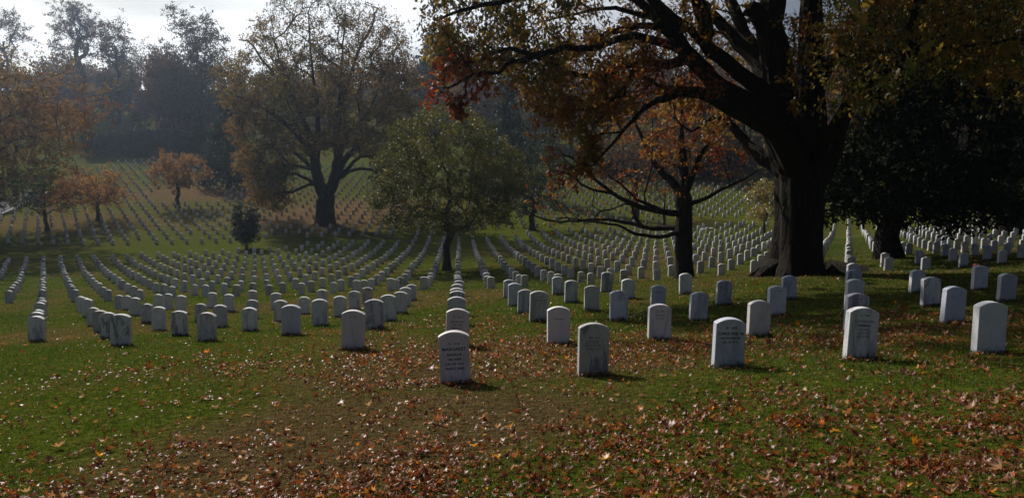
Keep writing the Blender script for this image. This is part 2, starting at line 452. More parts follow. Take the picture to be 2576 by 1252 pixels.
tag(strip('road', road_pts, 3.0, 0.05, flat_mat('asphalt', (0.07, 0.068, 0.07), 1.0, 0.2, 3)), 'grey road at the left edge beyond the orange trees', kind='structure')
nrm = np.array([-dr[1], dr[0]])
if nrm @ np.array([1.0, -1.0]) < 0: nrm = -nrm
tag(strip('kerb', [p + nrm * 3.2 for p in road_pts], 0.12, 0.14, flat_mat('kerb_concrete', (0.24, 0.23, 0.21), 0.85, 0.15, 6), 0.3), 'pale concrete kerb along the road', kind='structure')

# ------------------------------------------------------------------ headstones
def stone_mesh(name, hgt, wid=0.33, th=0.12, rise=0.055, bev=0.007, segs=14, deep=0.25):
    hw = wid / 2
    prof = [(-hw, -deep), (hw, -deep), (hw, hgt - rise)]
    R = (hw * hw + rise * rise) / (2 * rise)
    a0 = math.asin(hw / R)
    for k in range(1, segs):
        a = a0 - 2 * a0 * k / segs
        prof.append((R * math.sin(a), hgt - R + R * math.cos(a)))
    prof.append((-hw, hgt - rise))
    prof = np.array(prof)
    m = len(prof)
    cen = np.array([0, hgt * 0.4])
    def ring(y, ins):
        q = prof.copy()
        d = q - cen
        q[:, 0] -= np.sign(q[:, 0]) * np.minimum(np.abs(q[:, 0]), ins) * (np.abs(q[:, 0]) / hw)
        q[2:, 1] -= ins
        return np.stack([q[:, 0], np.full(m, y), q[:, 1]], 1)
    rings = [ring(-th / 2, bev), ring(-th / 2 + bev, 0), ring(th / 2 - bev, 0), ring(th / 2, bev)]
    V = np.concatenate(rings)
    quads = []
    for r in range(3):
        for k in range(m):
            a, b2 = r * m + k, r * m + (k + 1) % m
            quads.append((a, b2, b2 + m, a + m))
    me = bpy.data.meshes.new(name)
    me.from_pydata(V.tolist(), [], [tuple(q) for q in quads] + [tuple(range(m))[::-1], tuple(range(3 * m, 4 * m))])
    import bmesh
    bm = bmesh.new(); bm.from_mesh(me); bmesh.ops.recalc_face_normals(bm, faces=bm.faces); bm.to_mesh(me); bm.free()
    me.materials.append(M_STONE)
    return me
HS = [stone_mesh('headstone', h, w, t, r) for h, w, t, r in [(0.585, 0.335, 0.12, 0.055), (0.60, 0.34, 0.122, 0.05), (0.565, 0.33, 0.118, 0.06), (0.62, 0.335, 0.124, 0.055)]]
HSH = [0.585, 0.60, 0.565, 0.62]

TINTS = {'white': (0.57, 0.57, 0.585), 'grey': (0.44, 0.44, 0.47), 'pinkish': (0.60, 0.56, 0.555), 'bluish': (0.50, 0.52, 0.59), 'weathered': (0.44, 0.43, 0.40)}
ORD = ['zeroth', 'first', 'second', 'third', 'fourth', 'fifth', 'sixth', 'seventh', 'eighth', 'ninth', 'tenth', 'eleventh', 'twelfth', 'thirteenth', 'fourteenth', 'fifteenth', 'sixteenth',
       'seventeenth', 'eighteenth', 'nineteenth', 'twentieth', 'twenty-first', 'twenty-second', 'twenty-third', 'twenty-fourth', 'twenty-fifth', 'twenty-sixth', 'twenty-seventh', 'twenty-eighth', 'twenty-ninth', 'thirtieth']
blockA = set()
AMIN = {0: 0, 1: 0, 2: 0, 3: 0, 4: 0, 5: 1, 6: 2, 7: 2, 8: 3, -1: 1, -2: 2, -3: 2, -4: 2, -5: 3, -6: 3, -7: 4, -8: 5, -9: 6, -10: 7, -11: 8}
AMAX = {0: 6, 1: 5, 2: 5, 3: 5, 4: 4, 5: 3, 6: 3, 7: 4, 8: 3, -1: 6, -2: 6, -3: 6, -4: 6, -5: 7, -6: 7, -7: 7, -8: 8, -9: 8, -10: 8, -11: 8}
for i in AMIN:
    for j in range(AMIN[i], AMAX[i] + 1): blockA.add((i, j))
for q in [(5, 2)]: blockA.add(q)
def bfront(i):
    if i <= -4: return 10
    if i <= 8: return 9
    return 7
def bback(i):
    # last row, following the grass path
    if i <= -21: return 22
    if i <= -15: return 23
    if i <= -11: return 23
    if i <= -4: return 24
    if i <= 4: return 25
    return 26
OAK = P3(2015, 690, 25.5)
TREE_BASES = []       # filled below; stones keep clear of trunks
def clear(x, y):
    return all((x - a) ** 2 + (y - b) ** 2 > r * r for a, b, r in TREE_BASES)
TREE_BASES += [(OAK[0], OAK[1], 2.6)]
for u, d, r in [(1124, 54, 0.5), (1720, 37.2, 0.9), (2236, 38, 1.9), (2537, 60, 2.0), (815, 98, 2.2), (618, 81, 1.0), (118, 93, 1), (247, 100, 1), (447, 110, 1), (581, 127, 1), (1339, 92, 1), (1595, 101, 1), (1915, 90, 1.5)]:
    p = base_at(u, d); TREE_BASES.append((p[0], p[1], r))

def in_view(x, y, z=None, m=60):
    z = g1(x, y) if z is None else z
    p = np.array([x, y, z + 0.3])
    if p @ _F < 1: return None
    u, v = proj(p)
    if -m < u < 2576 + m and -m < v < 1252 + m: return float(p @ _F)
    return None
cand = []
for (i, j) in sorted(blockA):
    x, y = GX0 + SX * i, GY0 + SY * j
    d = in_view(x, y)
    if d: cand.append((d, 'A', i, j, x, y))
for i in range(-34, 48):
    for j in range(bfront(i), bback(i) + 1):
        x, y = GX0 + SX * i, GY0 + SY * j
        if not clear(x, y): continue
        if i > 40 and j > 22: continue
        d = in_view(x, y)
        if d: cand.append((d, 'B', i, j, x, y))
cand.sort()
# far block beyond the grass path, on both slopes
farst = []
for i in range(-60, 70):
    for j in range(24, 56):
        x, y = GX0 + SX * i, GY0 + SY * j + 2.1
        if not clear(x, y): continue
        d = in_view(x, y, m=20)
        if not d: continue
        u, v = proj((x, y, g1(x, y)))
        lo = np.interp(u, [0, 140, 180, 480, 660, 690, 1100, 1400, 1760, 2576], [82, 84, 84, 85, 86, 89, 89, 94, 99, 103])
        hi = np.interp(u, [0, 300, 560, 900, 1500, 1950, 2200, 2576], [118, 160, 160, 152, 142, 134, 122, 122])
        if d < lo or d > hi: continue
        if 380 < u < 560 and 112 < d < 124: continue
        farst.append((d, 'C', i, j, x, y))
# rows on the slope above the hedge
p0 = base_at(330, 176)
for a in range(0, 9):
    for b in range(0, 12):
        x = p0[0] + a * 2.6 - b * 0.9; y = p0[1] + b * 3.0
        if in_view(x, y): farst.append((200, 'D', a, b, x, y))
N_IND = 298
ind, rest = cand[:N_IND], cand[N_IND:] + farst
rest = [c for c in rest if rng.random() > 0.012]

def yawrot(i, j):
    return float(rng.normal(0, 0.025))
SPECIAL = {(0, 0): ('pinkish', 0.25), (1, 0): ('weathered', 1.0), (2, 0): ('bluish', 0.3), (3, 0): ('white', 0.55), (4, 0): ('white', 0.05),
           (-1, 1): ('pinkish', 0.15), (0, 1): ('pinkish', 0.3), (1, 1): ('pinkish', 0.1), (2, 1): ('pinkish', 0.3), (3, 1): ('pinkish', 0.15), (1, 2): ('weathered', 0.5),
           (3, 2): ('white', 0.5), (2, 2): ('bluish', 0.6), (-1, 2): ('grey', 0.9), (5, 1): ('bluish', 0.25), (-2, 2): ('bluish', 0.05)}
TEXTS = {(0, 0): ([('35   2150', 0.030, 0.455, 1), ('MARGARET', 0.046, 0.395, 0), ('BASALA', 0.042, 0.335, 0), ('HIS WIFE', 0.034, 0.280, 0), ('JUN 29 1923', 0.034, 0.230, 0), ('MAR 5 2008', 0.034, 0.180, 0)]),
         (2, 0): ([('35   2978', 0.030, 0.485, 0), ('CHRISTINE  M', 0.042, 0.420, 0), ('HIS DAUGHTER', 0.030, 0.370, 0), ('JUL 29 1963', 0.030, 0.325, 0)]),
         (1, 0): ([('HER  SON', 0.026, 0.430, 1), ('LUCILLE  T', 0.038, 0.385, 1), ('JAN 29 1931', 0.028, 0.345, 1), ('NOV 16 1971', 0.028, 0.305, 1)]),
         (3, 0): ([('35   2888', 0.026, 0.500, 1), ('KATHERINE', 0.038, 0.430, 1), ('AIKMAN', 0.036, 0.385, 0), ('HIS WIFE', 0.024, 0.340, 1), ('AUG 2 1907', 0.024, 0.300, 1), ('JAN 5 1983', 0.028, 0.260, 1)]),
         (0, 1): ([('35   2149', 0.032, 0.465, 1), ('MARGARET', 0.036, 0.400, 1), ('HIS WIFE', 0.030, 0.350, 1), ('MAY 2 1919', 0.026, 0.305, 1)]),
         (1, 2): ([('35   2031', 0.030, 0.48, 1), ('EDWARD M', 0.036, 0.415, 1)]),
         (2, 1): ([('35   2033', 0.026, 0.485, 1), ('RUTH A', 0.034, 0.42, 1), ('HIS WIFE', 0.026, 0.375, 1)]),
         (4, 1): ([('35   2887', 0.026, 0.50, 1), ('HELEN R', 0.036, 0.40, 1)]),
         (-1, 1): ([('35   2147', 0.024, 0.490, 1)]),
         (1, 1): ([('VIRGINIA', 0.030, 0.41, 1)]),
         (-2, 5): ([('LOUISE', 0.036, 0.44, 0), ('HIS WIFE', 0.028, 0.39, 1)]),
         (3, 3): ([('HARRISON', 0.032, 0.43, 1)]),
         (4, 2): ([('35   2885', 0.03, 0.49, 1)])}
# the last wordings above are worn and barely legible in the place itself
LABEL = {(0, 0): 'pinkish headstone with dark five-line inscription, nearest the camera in the centre line',
         (1, 0): 'weathered headstone with dark diagonal streaks, front row beside the nearest inscribed stone',
         (2, 0): 'bluish headstone with dark inscription reading HIS DAUGHTER in the front row',
         (3, 0): 'white headstone with two dark slanting veins near its top, front row right',
         (4, 0): 'large plain white headstone at the right end of the front row',
         (0, 1): 'pinkish headstone directly behind the nearest inscribed stone in the centre line',
         (-1, 1): 'pinkish headstone standing alone just left of the nearest inscribed stone',
         (1, 1): 'plain pinkish headstone, second in the first line right of the centre line'}
lettering = []
def make_text(body, size, zc, worn, th=0.12):
    cu = bpy.data.curves.new('lettering', 'FONT')
    cu.body = body; cu.size = size * 1.05; cu.align_x = 'CENTER'; cu.align_y = 'CENTER'; cu.extrude = 0.0; cu.offset = 0.0012
    cu.space_character = 1.06
    o = bpy.data.objects.new('lettering', cu); COL.objects.link(o)
    o.rotation_euler = (math.pi / 2, 0, 0)
    o.location = (0, -th / 2 - 0.0012, zc)
    lettering.append((o, M_INK2 if worn else M_INK))
    return o
colA, colB = {}, {}
for d, blk, i, j, x, y in cand:
    (colA if blk == 'A' else colB).setdefault(i, []).append(j)
for dct in (colA, colB):
    for i in dct: dct[i].sort()
stones = {}
jobs_text = []
for d, blk, i, j, x, y in ind:
    k = int(rng.integers(0, 4)) if (blk, i, j) != ('A', 0, 0) else 0
    if blk == 'A' and (i, j) in TEXTS: k = 0
    o = bpy.data.objects.new('headstone', HS[k])
    COL.objects.link(o)
    dx, dy = rng.normal(0, 0.025, 2)
    if blk == 'A' and j <= 3: dx = dy = 0
    z = g1(x + dx, y + dy)
    o.location = (x + dx, y + dy, z + float(rng.normal(0, 0.012)) - 0.01)
    o.rotation_euler = (float(rng.normal(0, 0.018)), float(rng.normal(0, 0.017)), yawrot(i, j))
    if blk == 'A' and (i, j) in SPECIAL:
        tn, st = SPECIAL[(i, j)]
    else:
        tn = str(rng.choice(list(TINTS), p=[0.4, 0.2, 0.16, 0.14, 0.10])); st = float(rng.choice([0.05, 0.25, 0.6, 1.0], p=[0.25, 0.33, 0.27, 0.15]))
    f = float(rng.uniform(0.93, 1.06))
    o.color = (*[c * f for c in TINTS[tn]], st)
    pos = (colA if blk == 'A' else colB)[i].index(j) + 1
    bl = 'near' if blk == 'A' else 'far'
    side = 'centre line' if i == 0 else '%s line %s of centre' % (ORD[abs(i)], 'left' if i < 0 else 'right')
    adj = tn + (' stained' if st > 0.8 and tn != 'weathered' else '')
    lab = '%s headstone, %s from the front of the %s, %s block' % (adj, ORD[pos], side, bl)
    if blk == 'A' and (i, j) in LABEL: lab = LABEL[(i, j)]
    tag(o, lab, 'headstone', 'white headstones in the %s block' % bl)
    stones[(blk, i, j)] = o
    if blk == 'A' and (i, j) in TEXTS: jobs_text.append((o, TEXTS[(i, j)]))
for o, lines in jobs_text:
    made = [make_text(*ln_) for ln_ in lines]
    bpy.context.view_layer.update()
    dg = bpy.context.evaluated_depsgraph_get()
    for worn in (0, 1):
        Vs, Fs, off = [], [], 0
        for t, l in zip(made, lines):
            if l[3] != worn: continue
            me = bpy.data.meshes.new_from_object(t.evaluated_get(dg))
            mw = t.matrix_world
            Vs += [tuple(mw @ v.co) for v in me.vertices]
            Fs += [tuple(q + off for q in pg.vertices) for pg in me.polygons]
            off += len(me.vertices)
            bpy.data.meshes.remove(me)
        if not Vs: continue
        me = bpy.data.meshes.new('inscription'); me.from_pydata(Vs, [], Fs); me.materials.append(M_INK2 if worn else M_INK)
        c = bpy.data.objects.new('inscription', me); COL.objects.link(c); c.parent = o
    for t in made:
        cu = t.data; bpy.data.objects.remove(t); bpy.data.curves.remove(cu)

# everything beyond the nearest three hundred: one object
bv = np.array([v.co[:] for v in stone_mesh('tmp', 0.585, bev=0.004, segs=6, deep=0.15).vertices])
bf = [tuple(p.vertices) for p in bpy.data.meshes['tmp'].polygons]
q4 = np.array([f for f in bf if len(f) == 4]); qn = np.array([f for f in bf if len(f) != 4])
RX = np.array([c[4] for c in rest]); RY = np.array([c[5] for c in rest])
RX = RX + rng.normal(0, 0.03, RX.size); RY = RY + rng.normal(0, 0.03, RX.size)
RZ = ground(RX, RY)
ang = rng.normal(0, 0.03, RX.size); sc = rng.uniform(0.93, 1.07, RX.size)
ca, sa = np.cos(ang), np.sin(ang)
lean = rng.normal(0, 0.015, RX.size)
VX = bv[None, :, 0] * ca[:, None] - bv[None, :, 1] * sa[:, None] + bv[None, :, 2] * lean[:, None]
VY = bv[None, :, 0] * sa[:, None] + bv[None, :, 1] * ca[:, None]
VZ = bv[None, :, 2] * sc[:, None]
V = np.stack([VX + RX[:, None], VY + RY[:, None], VZ + RZ[:, None]], -1).reshape(-1, 3)
offs = (np.arange(RX.size) * len(bv))
ro = mesh_from('distant_headstones', V, [(q4[None] + offs[:, None, None]).reshape(-1, 4), (qn[None] + offs[:, None, None]).reshape(-1, qn.shape[1])], M_STONE_FAR)
tag(ro, 'hundreds of small distant headstones in rows on the far slopes', 'headstones', kind='stuff')
bpy.data.meshes.remove(bpy.data.meshes['tmp'])

# flat markers in the grass
def slab(name, u, d, sx, sy, h, col, label):
    p = base_at(u, d)
    import bmesh
    bm = bmesh.new(); bmesh.ops.create_cube(bm, size=1)
    for v in bm.verts: v.co = Vector((v.co.x * sx, v.co.y * sy, v.co.z * h))
    bmesh.ops.bevel(bm, geom=list(bm.edges), offset=0.012, segments=2, affect='EDGES')
    me = bpy.data.meshes.new(name); bm.to_mesh(me); bm.free(); me.materials.append(flat_mat(name, col, 0.8, 0.2, 5))
    o = bpy.data.objects.new(name, me); COL.objects.link(o)
    e = 0.5
    o.location = (p[0], p[1], p[2] + h / 2 - 0.02)
    o.rotation_euler = (math.atan((g1(p[0], p[1] + e) - g1(p[0], p[1] - e)) / (2 * e)), -math.atan((g1(p[0] + e, p[1]) - g1(p[0] - e, p[1])) / (2 * e)), 0)
    tag(o, label, 'flat marker')
slab('flat_marker', 1295, 46.5, 0.62, 0.5, 0.08, (0.42, 0.33, 0.25), 'tan flat marker lying in the grass right of the olive tree')
slab('utility_cover', 1777, 89, 1.3, 1.3, 0.1, (0.45, 0.46, 0.45), 'pale concrete cover in the grass path right of the bare tree')

# pink flowers at the foot of a headstone
def flowers():
    p = base_at(2455, 29.6)
    root = empty('flower_bouquet', p)
    tag(root, 'small bunch of pink flowers standing at the foot of a headstone', 'flowers')
    V, Fs, off = [], [], 0
    V2, F2, off2 = [], [], 0
    r2 = random.Random(3)
    for k in range(7):
        tip = np.array([r2.uniform(-0.09, 0.09), r2.uniform(-0.06, 0.06), r2.uniform(0.12, 0.22)])
        for a in range(9):
            an = a * 2 * math.pi / 9 * 1.7; tl = 0.2 + 0.5 * (a % 3)
            dirv = np.array([math.cos(an) * math.cos(tl), math.sin(an) * math.cos(tl), math.sin(tl)])
            s = np.cross(dirv, [0, 0, 1.0]); s /= np.linalg.norm(s)
            c0 = tip; l = 0.036
            V += [c0, c0 + dirv * l * 0.6 + s * 0.016, c0 + dirv * l, c0 + dirv * l * 0.6 - s * 0.016]
            Fs.append((off, off + 1, off + 2, off + 3)); off += 4
        b0 = np.array([0, 0, -0.02]); s = np.array([0.003, 0, 0])
        for s in (np.array([0.003, 0, 0]), np.array([0, 0.003, 0])):
            V2 += [b0 - s, b0 + s, tip + s, tip - s]; F2.append((off2, off2 + 1, off2 + 2, off2 + 3)); off2 += 4
    mesh_from('petals', np.array(V), [np.array(Fs)], flat_mat('pink_petals', (0.75, 0.22, 0.30), 0.6), parent=root)
    mesh_from('stems', np.array(V2), [np.array(F2)], flat_mat('flower_stems', (0.06, 0.12, 0.03), 0.6), parent=root)
flowers()

# ------------------------------------------------------------------ trees
class Skel:
    def __init__(self, rnd):
        self.P = []; self.par = []; self.minr = []; self.dist = []; self.free = []; self.r = rnd
        self.kids = None
    def add(self, p, par, minr=0.0, free=True):
        self.P.append(np.asarray(p, float)); self.par.append(par); self.minr.append(minr); self.free.append(free)
        self.dist.append(0 if par < 0 else self.dist[par] + np.linalg.norm(self.P[-1] - self.P[par]))
        return len(self.P) - 1
    def limb(self, start, pts, radii, sub=3, free=True, jit=0.0):
        """polyline of points from node start, with radii at each point"""
        cur = start
        prev = self.P[start]; pr = radii[0]
        pts = [prev] + [np.asarray(p, float) for p in pts]
        rr = [radii[0]] + list(radii[1:]) if len(radii) == len(pts) else [radii[0]] + list(radii)
        out = []
        for k in range(1, len(pts)):
            p0 = pts[max(k - 2, 0)]; p1 = pts[k - 1]; p2 = pts[k]; p3 = pts[min(k + 1, len(pts) - 1)]
            for s in range(1, sub + 1):
                t = s / sub
                q = 0.5 * ((2 * p1) + (-p0 + p2) * t + (2 * p0 - 5 * p1 + 4 * p2 - p3) * t * t + (-p0 + 3 * p1 - 3 * p2 + p3) * t ** 3)
                if jit: q = q + self.r.normal(0, jit, 3)
                cur = self.add(q, cur, rr[k - 1] * (1 - t) + rr[k] * t, free)
                out.append(cur)
        return out
    def grow(self, targets, seg=0.6, wpath=0.12, jit=0.06, droop=0.0, back=0.8):
        tips = []
        for c in targets:
            PP = np.array(self.P)
            fr = np.array(self.free)
            v = c[None] - PP
            d = np.linalg.norm(v, axis=1)
            par = np.array(self.par); pp = PP[np.maximum(par, 0)]
            dr = PP - pp; dl = np.linalg.norm(dr, axis=1) + 1e-9
            cosv = (dr * v).sum(1) / (dl * (d + 1e-9))
            cost = d * (1 + back * np.clip(0.35 - cosv, 0, 2)) + wpath * np.array(self.dist) + np.where(fr, 0, 1e6)
            k = int(np.argmin(cost))
            dd = d[k]
            nseg = max(1, int(dd / seg))
            p0 = self.P[k]
            dirp = dr[k] / dl[k]
            ctrlp = p0 + dirp * 0.35 * dd
            ctrlp = ctrlp + self.r.normal(0, jit * dd, 3)
            cur = k
            for s in range(1, nseg + 1):
                t = s / nseg
                q = (1 - t) ** 2 * p0 + 2 * t * (1 - t) * ctrlp + t * t * c
                q = q + self.r.normal(0, jit * seg, 3) * (t < 1)
                cur = self.add(q, cur, 0.0)
            tips.append(cur)
        return tips
    def radii(self, tip, R, root_nodes=0):
        n = len(self.P)
        cnt = np.zeros(n)
        haschild = np.zeros(n, bool)
        for k in range(n - 1, 0, -1):
            if not haschild[k]: cnt[k] += 1
            if self.par[k] >= 0:
                cnt[self.par[k]] += cnt[k]; haschild[self.par[k]] = True
        e = math.log(max(cnt[0], 2)) / math.log(R / tip)
        rad = tip * np.maximum(cnt, 1) ** (1 / e)
        rad = np.maximum(rad, np.array(self.minr))
        return rad
    def mesh(self, rad, sides_fn, flare=None):
        n = len(self.P)
        kids = [[] for _ in range(n)]
        for k in range(1, n):
            if self.par[k] >= 0: kids[self.par[k]].append(k)
        P = np.array(self.P)
        V = []; Q = []; off = 0
        stack = [(0, [0])] + []
        starts = [[0]]
        for k in range(1, n):
            if self.par[k] < 0: starts.append([k])
        while starts:
            ch = starts.pop()
            cur = ch[-1]
            while kids[cur]:
                ks = sorted(kids[cur], key=lambda q: -rad[q])
                main = ks[0]
                for o in ks[1:]: starts.append([cur, o])
                ch.append(main); cur = main
            if len(ch) < 2: continue
            pts = P[ch]; rr = rad[ch].copy()
            if ch[0] != 0 and len(ch) > 1 and self.par[ch[0]] != -1 or (ch[0] == 0 and len(ch) > 1 and rad[ch[1]] < rad[0] * 0.6):
                rr[0] = min(rr[0], rr[1] * 1.25)
            sd = sides_fn(rr[1])
            tan = np.gradient(pts, axis=0)
            tan /= (np.linalg.norm(tan, axis=1)[:, None] + 1e-9)
            ref = np.array([1.0, 0.13, 0.07]) if abs(tan[0][0]) < 0.8 else np.array([0.1, 1.0, 0.05])
            a = ref - tan[0] * (ref @ tan[0]); a /= np.linalg.norm(a)
            th = np.arange(sd) * 2 * math.pi / sd
            for i in range(len(pts)):
                a = a - tan[i] * (a @ tan[i]); a /= (np.linalg.norm(a) + 1e-9)
                b = np.cross(tan[i], a)
                rads = rr[i]
                if flare is not None and sd >= 16:
                    rads = rr[i] * flare(th, pts[i][2])
                    ring = pts[i] + (np.cos(th) * rads)[:, None] * a + (np.sin(th) * rads)[:, None] * b
                else:
                    ring = pts[i] + rads * (np.cos(th)[:, None] * a + np.sin(th)[:, None] * b)
                V.append(ring)
                if i:
                    i0 = off - sd; k = np.arange(sd); k2 = (k + 1) % sd
                    Q.append(np.stack([i0 + k, i0 + k2, off + k2, off + k], 1))
                off += sd
        return np.concatenate(V), np.concatenate(Q)

def rot_frames(n, r, up_bias=0.0, down=0.0):
    """random orthonormal frames; down>0 makes the first axis hang"""
    a = r.normal(size=(n, 3)); a[:, 2] -= down
    a /= np.linalg.norm(a, axis=1)[:, None]
    b = r.normal(size=(n, 3)); b[:, 2] += up_bias
    c = np.cross(a, b); c /= (np.linalg.norm(c, axis=1)[:, None] + 1e-9)
    b = np.cross(c, a)
    return a, c, b
LEAF_SIMPLE = (np.array([(0, 0, 0), (0.5, 0.28, 0.05), (1, 0, 0), (0.5, -0.28, 0.05)]), [(0, 1, 2, 3)])
LEAF_OVAL = (np.array([(0, 0, 0), (0.3, 0.17, 0.05), (0.7, 0.15, 0.05), (1, 0, -0.04), (0.7, -0.15, 0.05), (0.3, -0.17, 0.05)]), [(0, 1, 2, 3, 4, 5)])
_ok = [(0, 0.0), (0.14, 0.07), (0.24, 0.22), (0.34, 0.09), (0.50, 0.30), (0.60, 0.11), (0.78, 0.24), (0.82, 0.08), (1.0, 0.0)]
_okv = [(x, y, 0.10 * abs(y)) for x, y in _ok] + [(x, -y, 0.10 * abs(y)) for x, y in _ok[-2:0:-1]]
LEAF_OAK = (np.array(_okv), [tuple(range(len(_okv)))])
def leaves_mesh(centers, sizes, hue, tmpl, r, name, mat, parent=None, down=0.0, link=True, extra=None):
    n = len(centers)
    tv, tf = tmpl
    a, c, b = rot_frames(n, r, 0.3, down)
    S = sizes[:, None, None]
    V = centers[:, None] + S * (tv[None, :, 0:1] * a[:, None] + tv[None, :, 1:2] * c[:, None] + tv[None, :, 2:3] * b[:, None])
    k = len(tv)
    FL = []
    for f in tf:
        FL.append((np.arange(n) * k)[:, None] + np.array(f)[None])
    V = V.reshape(-1, 3)
    return mesh_from(name, V, FL, mat, {'hue': ('FACE', np.tile(np.clip(hue, 0, 1), len(tf)))}, parent=parent, link=link)

def twig_tubes(tips, r, n_per, length, rad):
    V = []; Q = []; off = 0
    tips = np.asarray(tips)
    n = len(tips) * n_per
    if n == 0: return np.zeros((0, 3)), np.zeros((0, 4), int)
    s = np.repeat(tips, n_per, 0)
    d = r.normal(size=(n, 3)); d /= np.linalg.norm(d, axis=1)[:, None]
    ln_ = r.uniform(0.5, 1.1, n)[:, None] * length
    bend = r.normal(0, 0.18, (n, 3)) * length
    mid = s + d * ln_ * 0.5 + bend; end = s + d * ln_ + bend * 0.5
    a = np.cross(d, [0.3, 0.2, 1.0]); a /= np.linalg.norm(a, axis=1)[:, None]; b = np.cross(d, a)
    rings = []
    for p, rr in ((s, rad), (mid, rad * 0.7), (end, rad * 0.25)):
        for k in range(3):
            an = k * 2.0944
            rings.append(p + rr * (math.cos(an) * a + math.sin(an) * b))
    V = np.stack(rings, 1).reshape(-1, 3)
    base = np.arange(n)[:, None] * 9
    qs = []
    for lv in (0, 3):
        for k in range(3):
            qs.append(base + np.array([lv + k, lv + (k + 1) % 3, lv + 3 + (k + 1) % 3, lv + 3 + k]))
    return V, np.concatenate(qs)

def ellipsoid_pts(n, c, rad, r, shell=0.0, flat=None):
    d = r.normal(size=(n, 3)); d /= np.linalg.norm(d, axis=1)[:, None]
    rr = r.random(n) ** (1 / 3)
    rr = shell + (1 - shell) * rr if shell else rr
    return np.asarray(c) + d * rr[:, None] * np.asarray(rad)

def sides(r):
    return 5 if r < 0.05 else (7 if r < 0.12 else (10 if r < 0.35 else 14))

def build_tree(name, label, base, trunk_r, targets, leaf_n, leaf_s, clump_r, hue_fn, leafmat, bark, seed=1, limbs=None, trunk_top=None, tip=0.012,
               tmpl=LEAF_SIMPLE, down=0.3, twigs=2, twig_len=0.6, twig_r=0.008, seg=0.7, wpath=0.12, cat='tree', group=None, droop_leaf=0.0, jit=0.08, flare_h=0.8, keep_clear=1.5, parent_parts=True, dens=None):
    """base: ground point. targets: clump centres in world coordinates."""
    r = np.random.default_rng(seed)
    root = empty(name, base)
    tag(root, label, cat, group)
    B = np.asarray(base, float)
    sk = Skel(r)
    sk.add((0, 0, -0.5), -1, trunk_r * 1.25, False)
    if limbs is None:
        top = np.asarray(trunk_top, float) - B
        nn = 8
        cur = 0
        for k in range(nn + 1):
            t = k / nn
            q = top * t + np.array([r.normal(0, 0.02), r.normal(0, 0.02), 0]) * top[2] * (t > 0)
            fl = 1 + 0.55 * math.exp(-q[2] / (flare_h * 0.45))
            cur = sk.add(q, cur, trunk_r * (1 - 0.55 * t) * fl, q[2] > keep_clear)
    else:
        limbs(sk, B)
    tg = np.asarray(targets, float) - B
    order = np.argsort(np.linalg.norm(tg - np.array([0, 0, tg[:, 2].min()]), axis=1))
    tg = tg[order]
    tips = sk.grow(tg, seg, wpath, jit)
    rad = sk.radii(tip, trunk_r)
    fl = None
    V, Q = sk.mesh(rad, sides)
    tV, tQ = twig_tubes(tg, r, twigs, twig_len, twig_r)
    if len(tV): Q = np.concatenate([Q, tQ + len(V)]); V = np.concatenate([V, tV])
    mesh_from('trunk', V, [Q], bark, smooth=True, parent=root)
    # leaves
    nl = np.full(len(tg), leaf_n)
    if dens is not None: nl = (leaf_n * dens(tg + B)).astype(int)
    cc = np.repeat(tg, nl, 0)
    cid = np.repeat(np.arange(len(tg)), nl)
    cr = clump_r if np.ndim(clump_r) else np.full(len(tg), clump_r)
    # leaves sit in sprays of a dozen or so round twig ends
    nsp = max(2, leaf_n // 11)
    spr = r.normal(size=(len(tg), nsp, 3)) * 0.55
    pick = r.integers(0, nsp, len(cc))
    o = (spr[cid, pick] + r.normal(size=(len(cc), 3)) * 0.17) * cr[cid][:, None]
    o[:, 2] *= 0.75; o[:, 2] -= droop_leaf * cr[cid]
    pos = cc + o
    hue = hue_fn(tg + B, r)[cid] + r.normal(0, 0.11, len(cc))
    leaves_mesh(pos, leaf_s * r.uniform(0.65, 1.25, len(cc)), hue, tmpl, r, 'crown', leafmat, parent=root, down=down)
    return root

def hue_noise(mean, amp=0.25, scale=3.0):
    def f(p, r):
        h = mean + amp * 2 * (fbm(p[:, 0] + 3.1 * p[:, 2], p[:, 1] + 2.3 * p[:, 2], scale) - 0.5) + r.normal(0, 0.07, len(p))
        return h
    return f

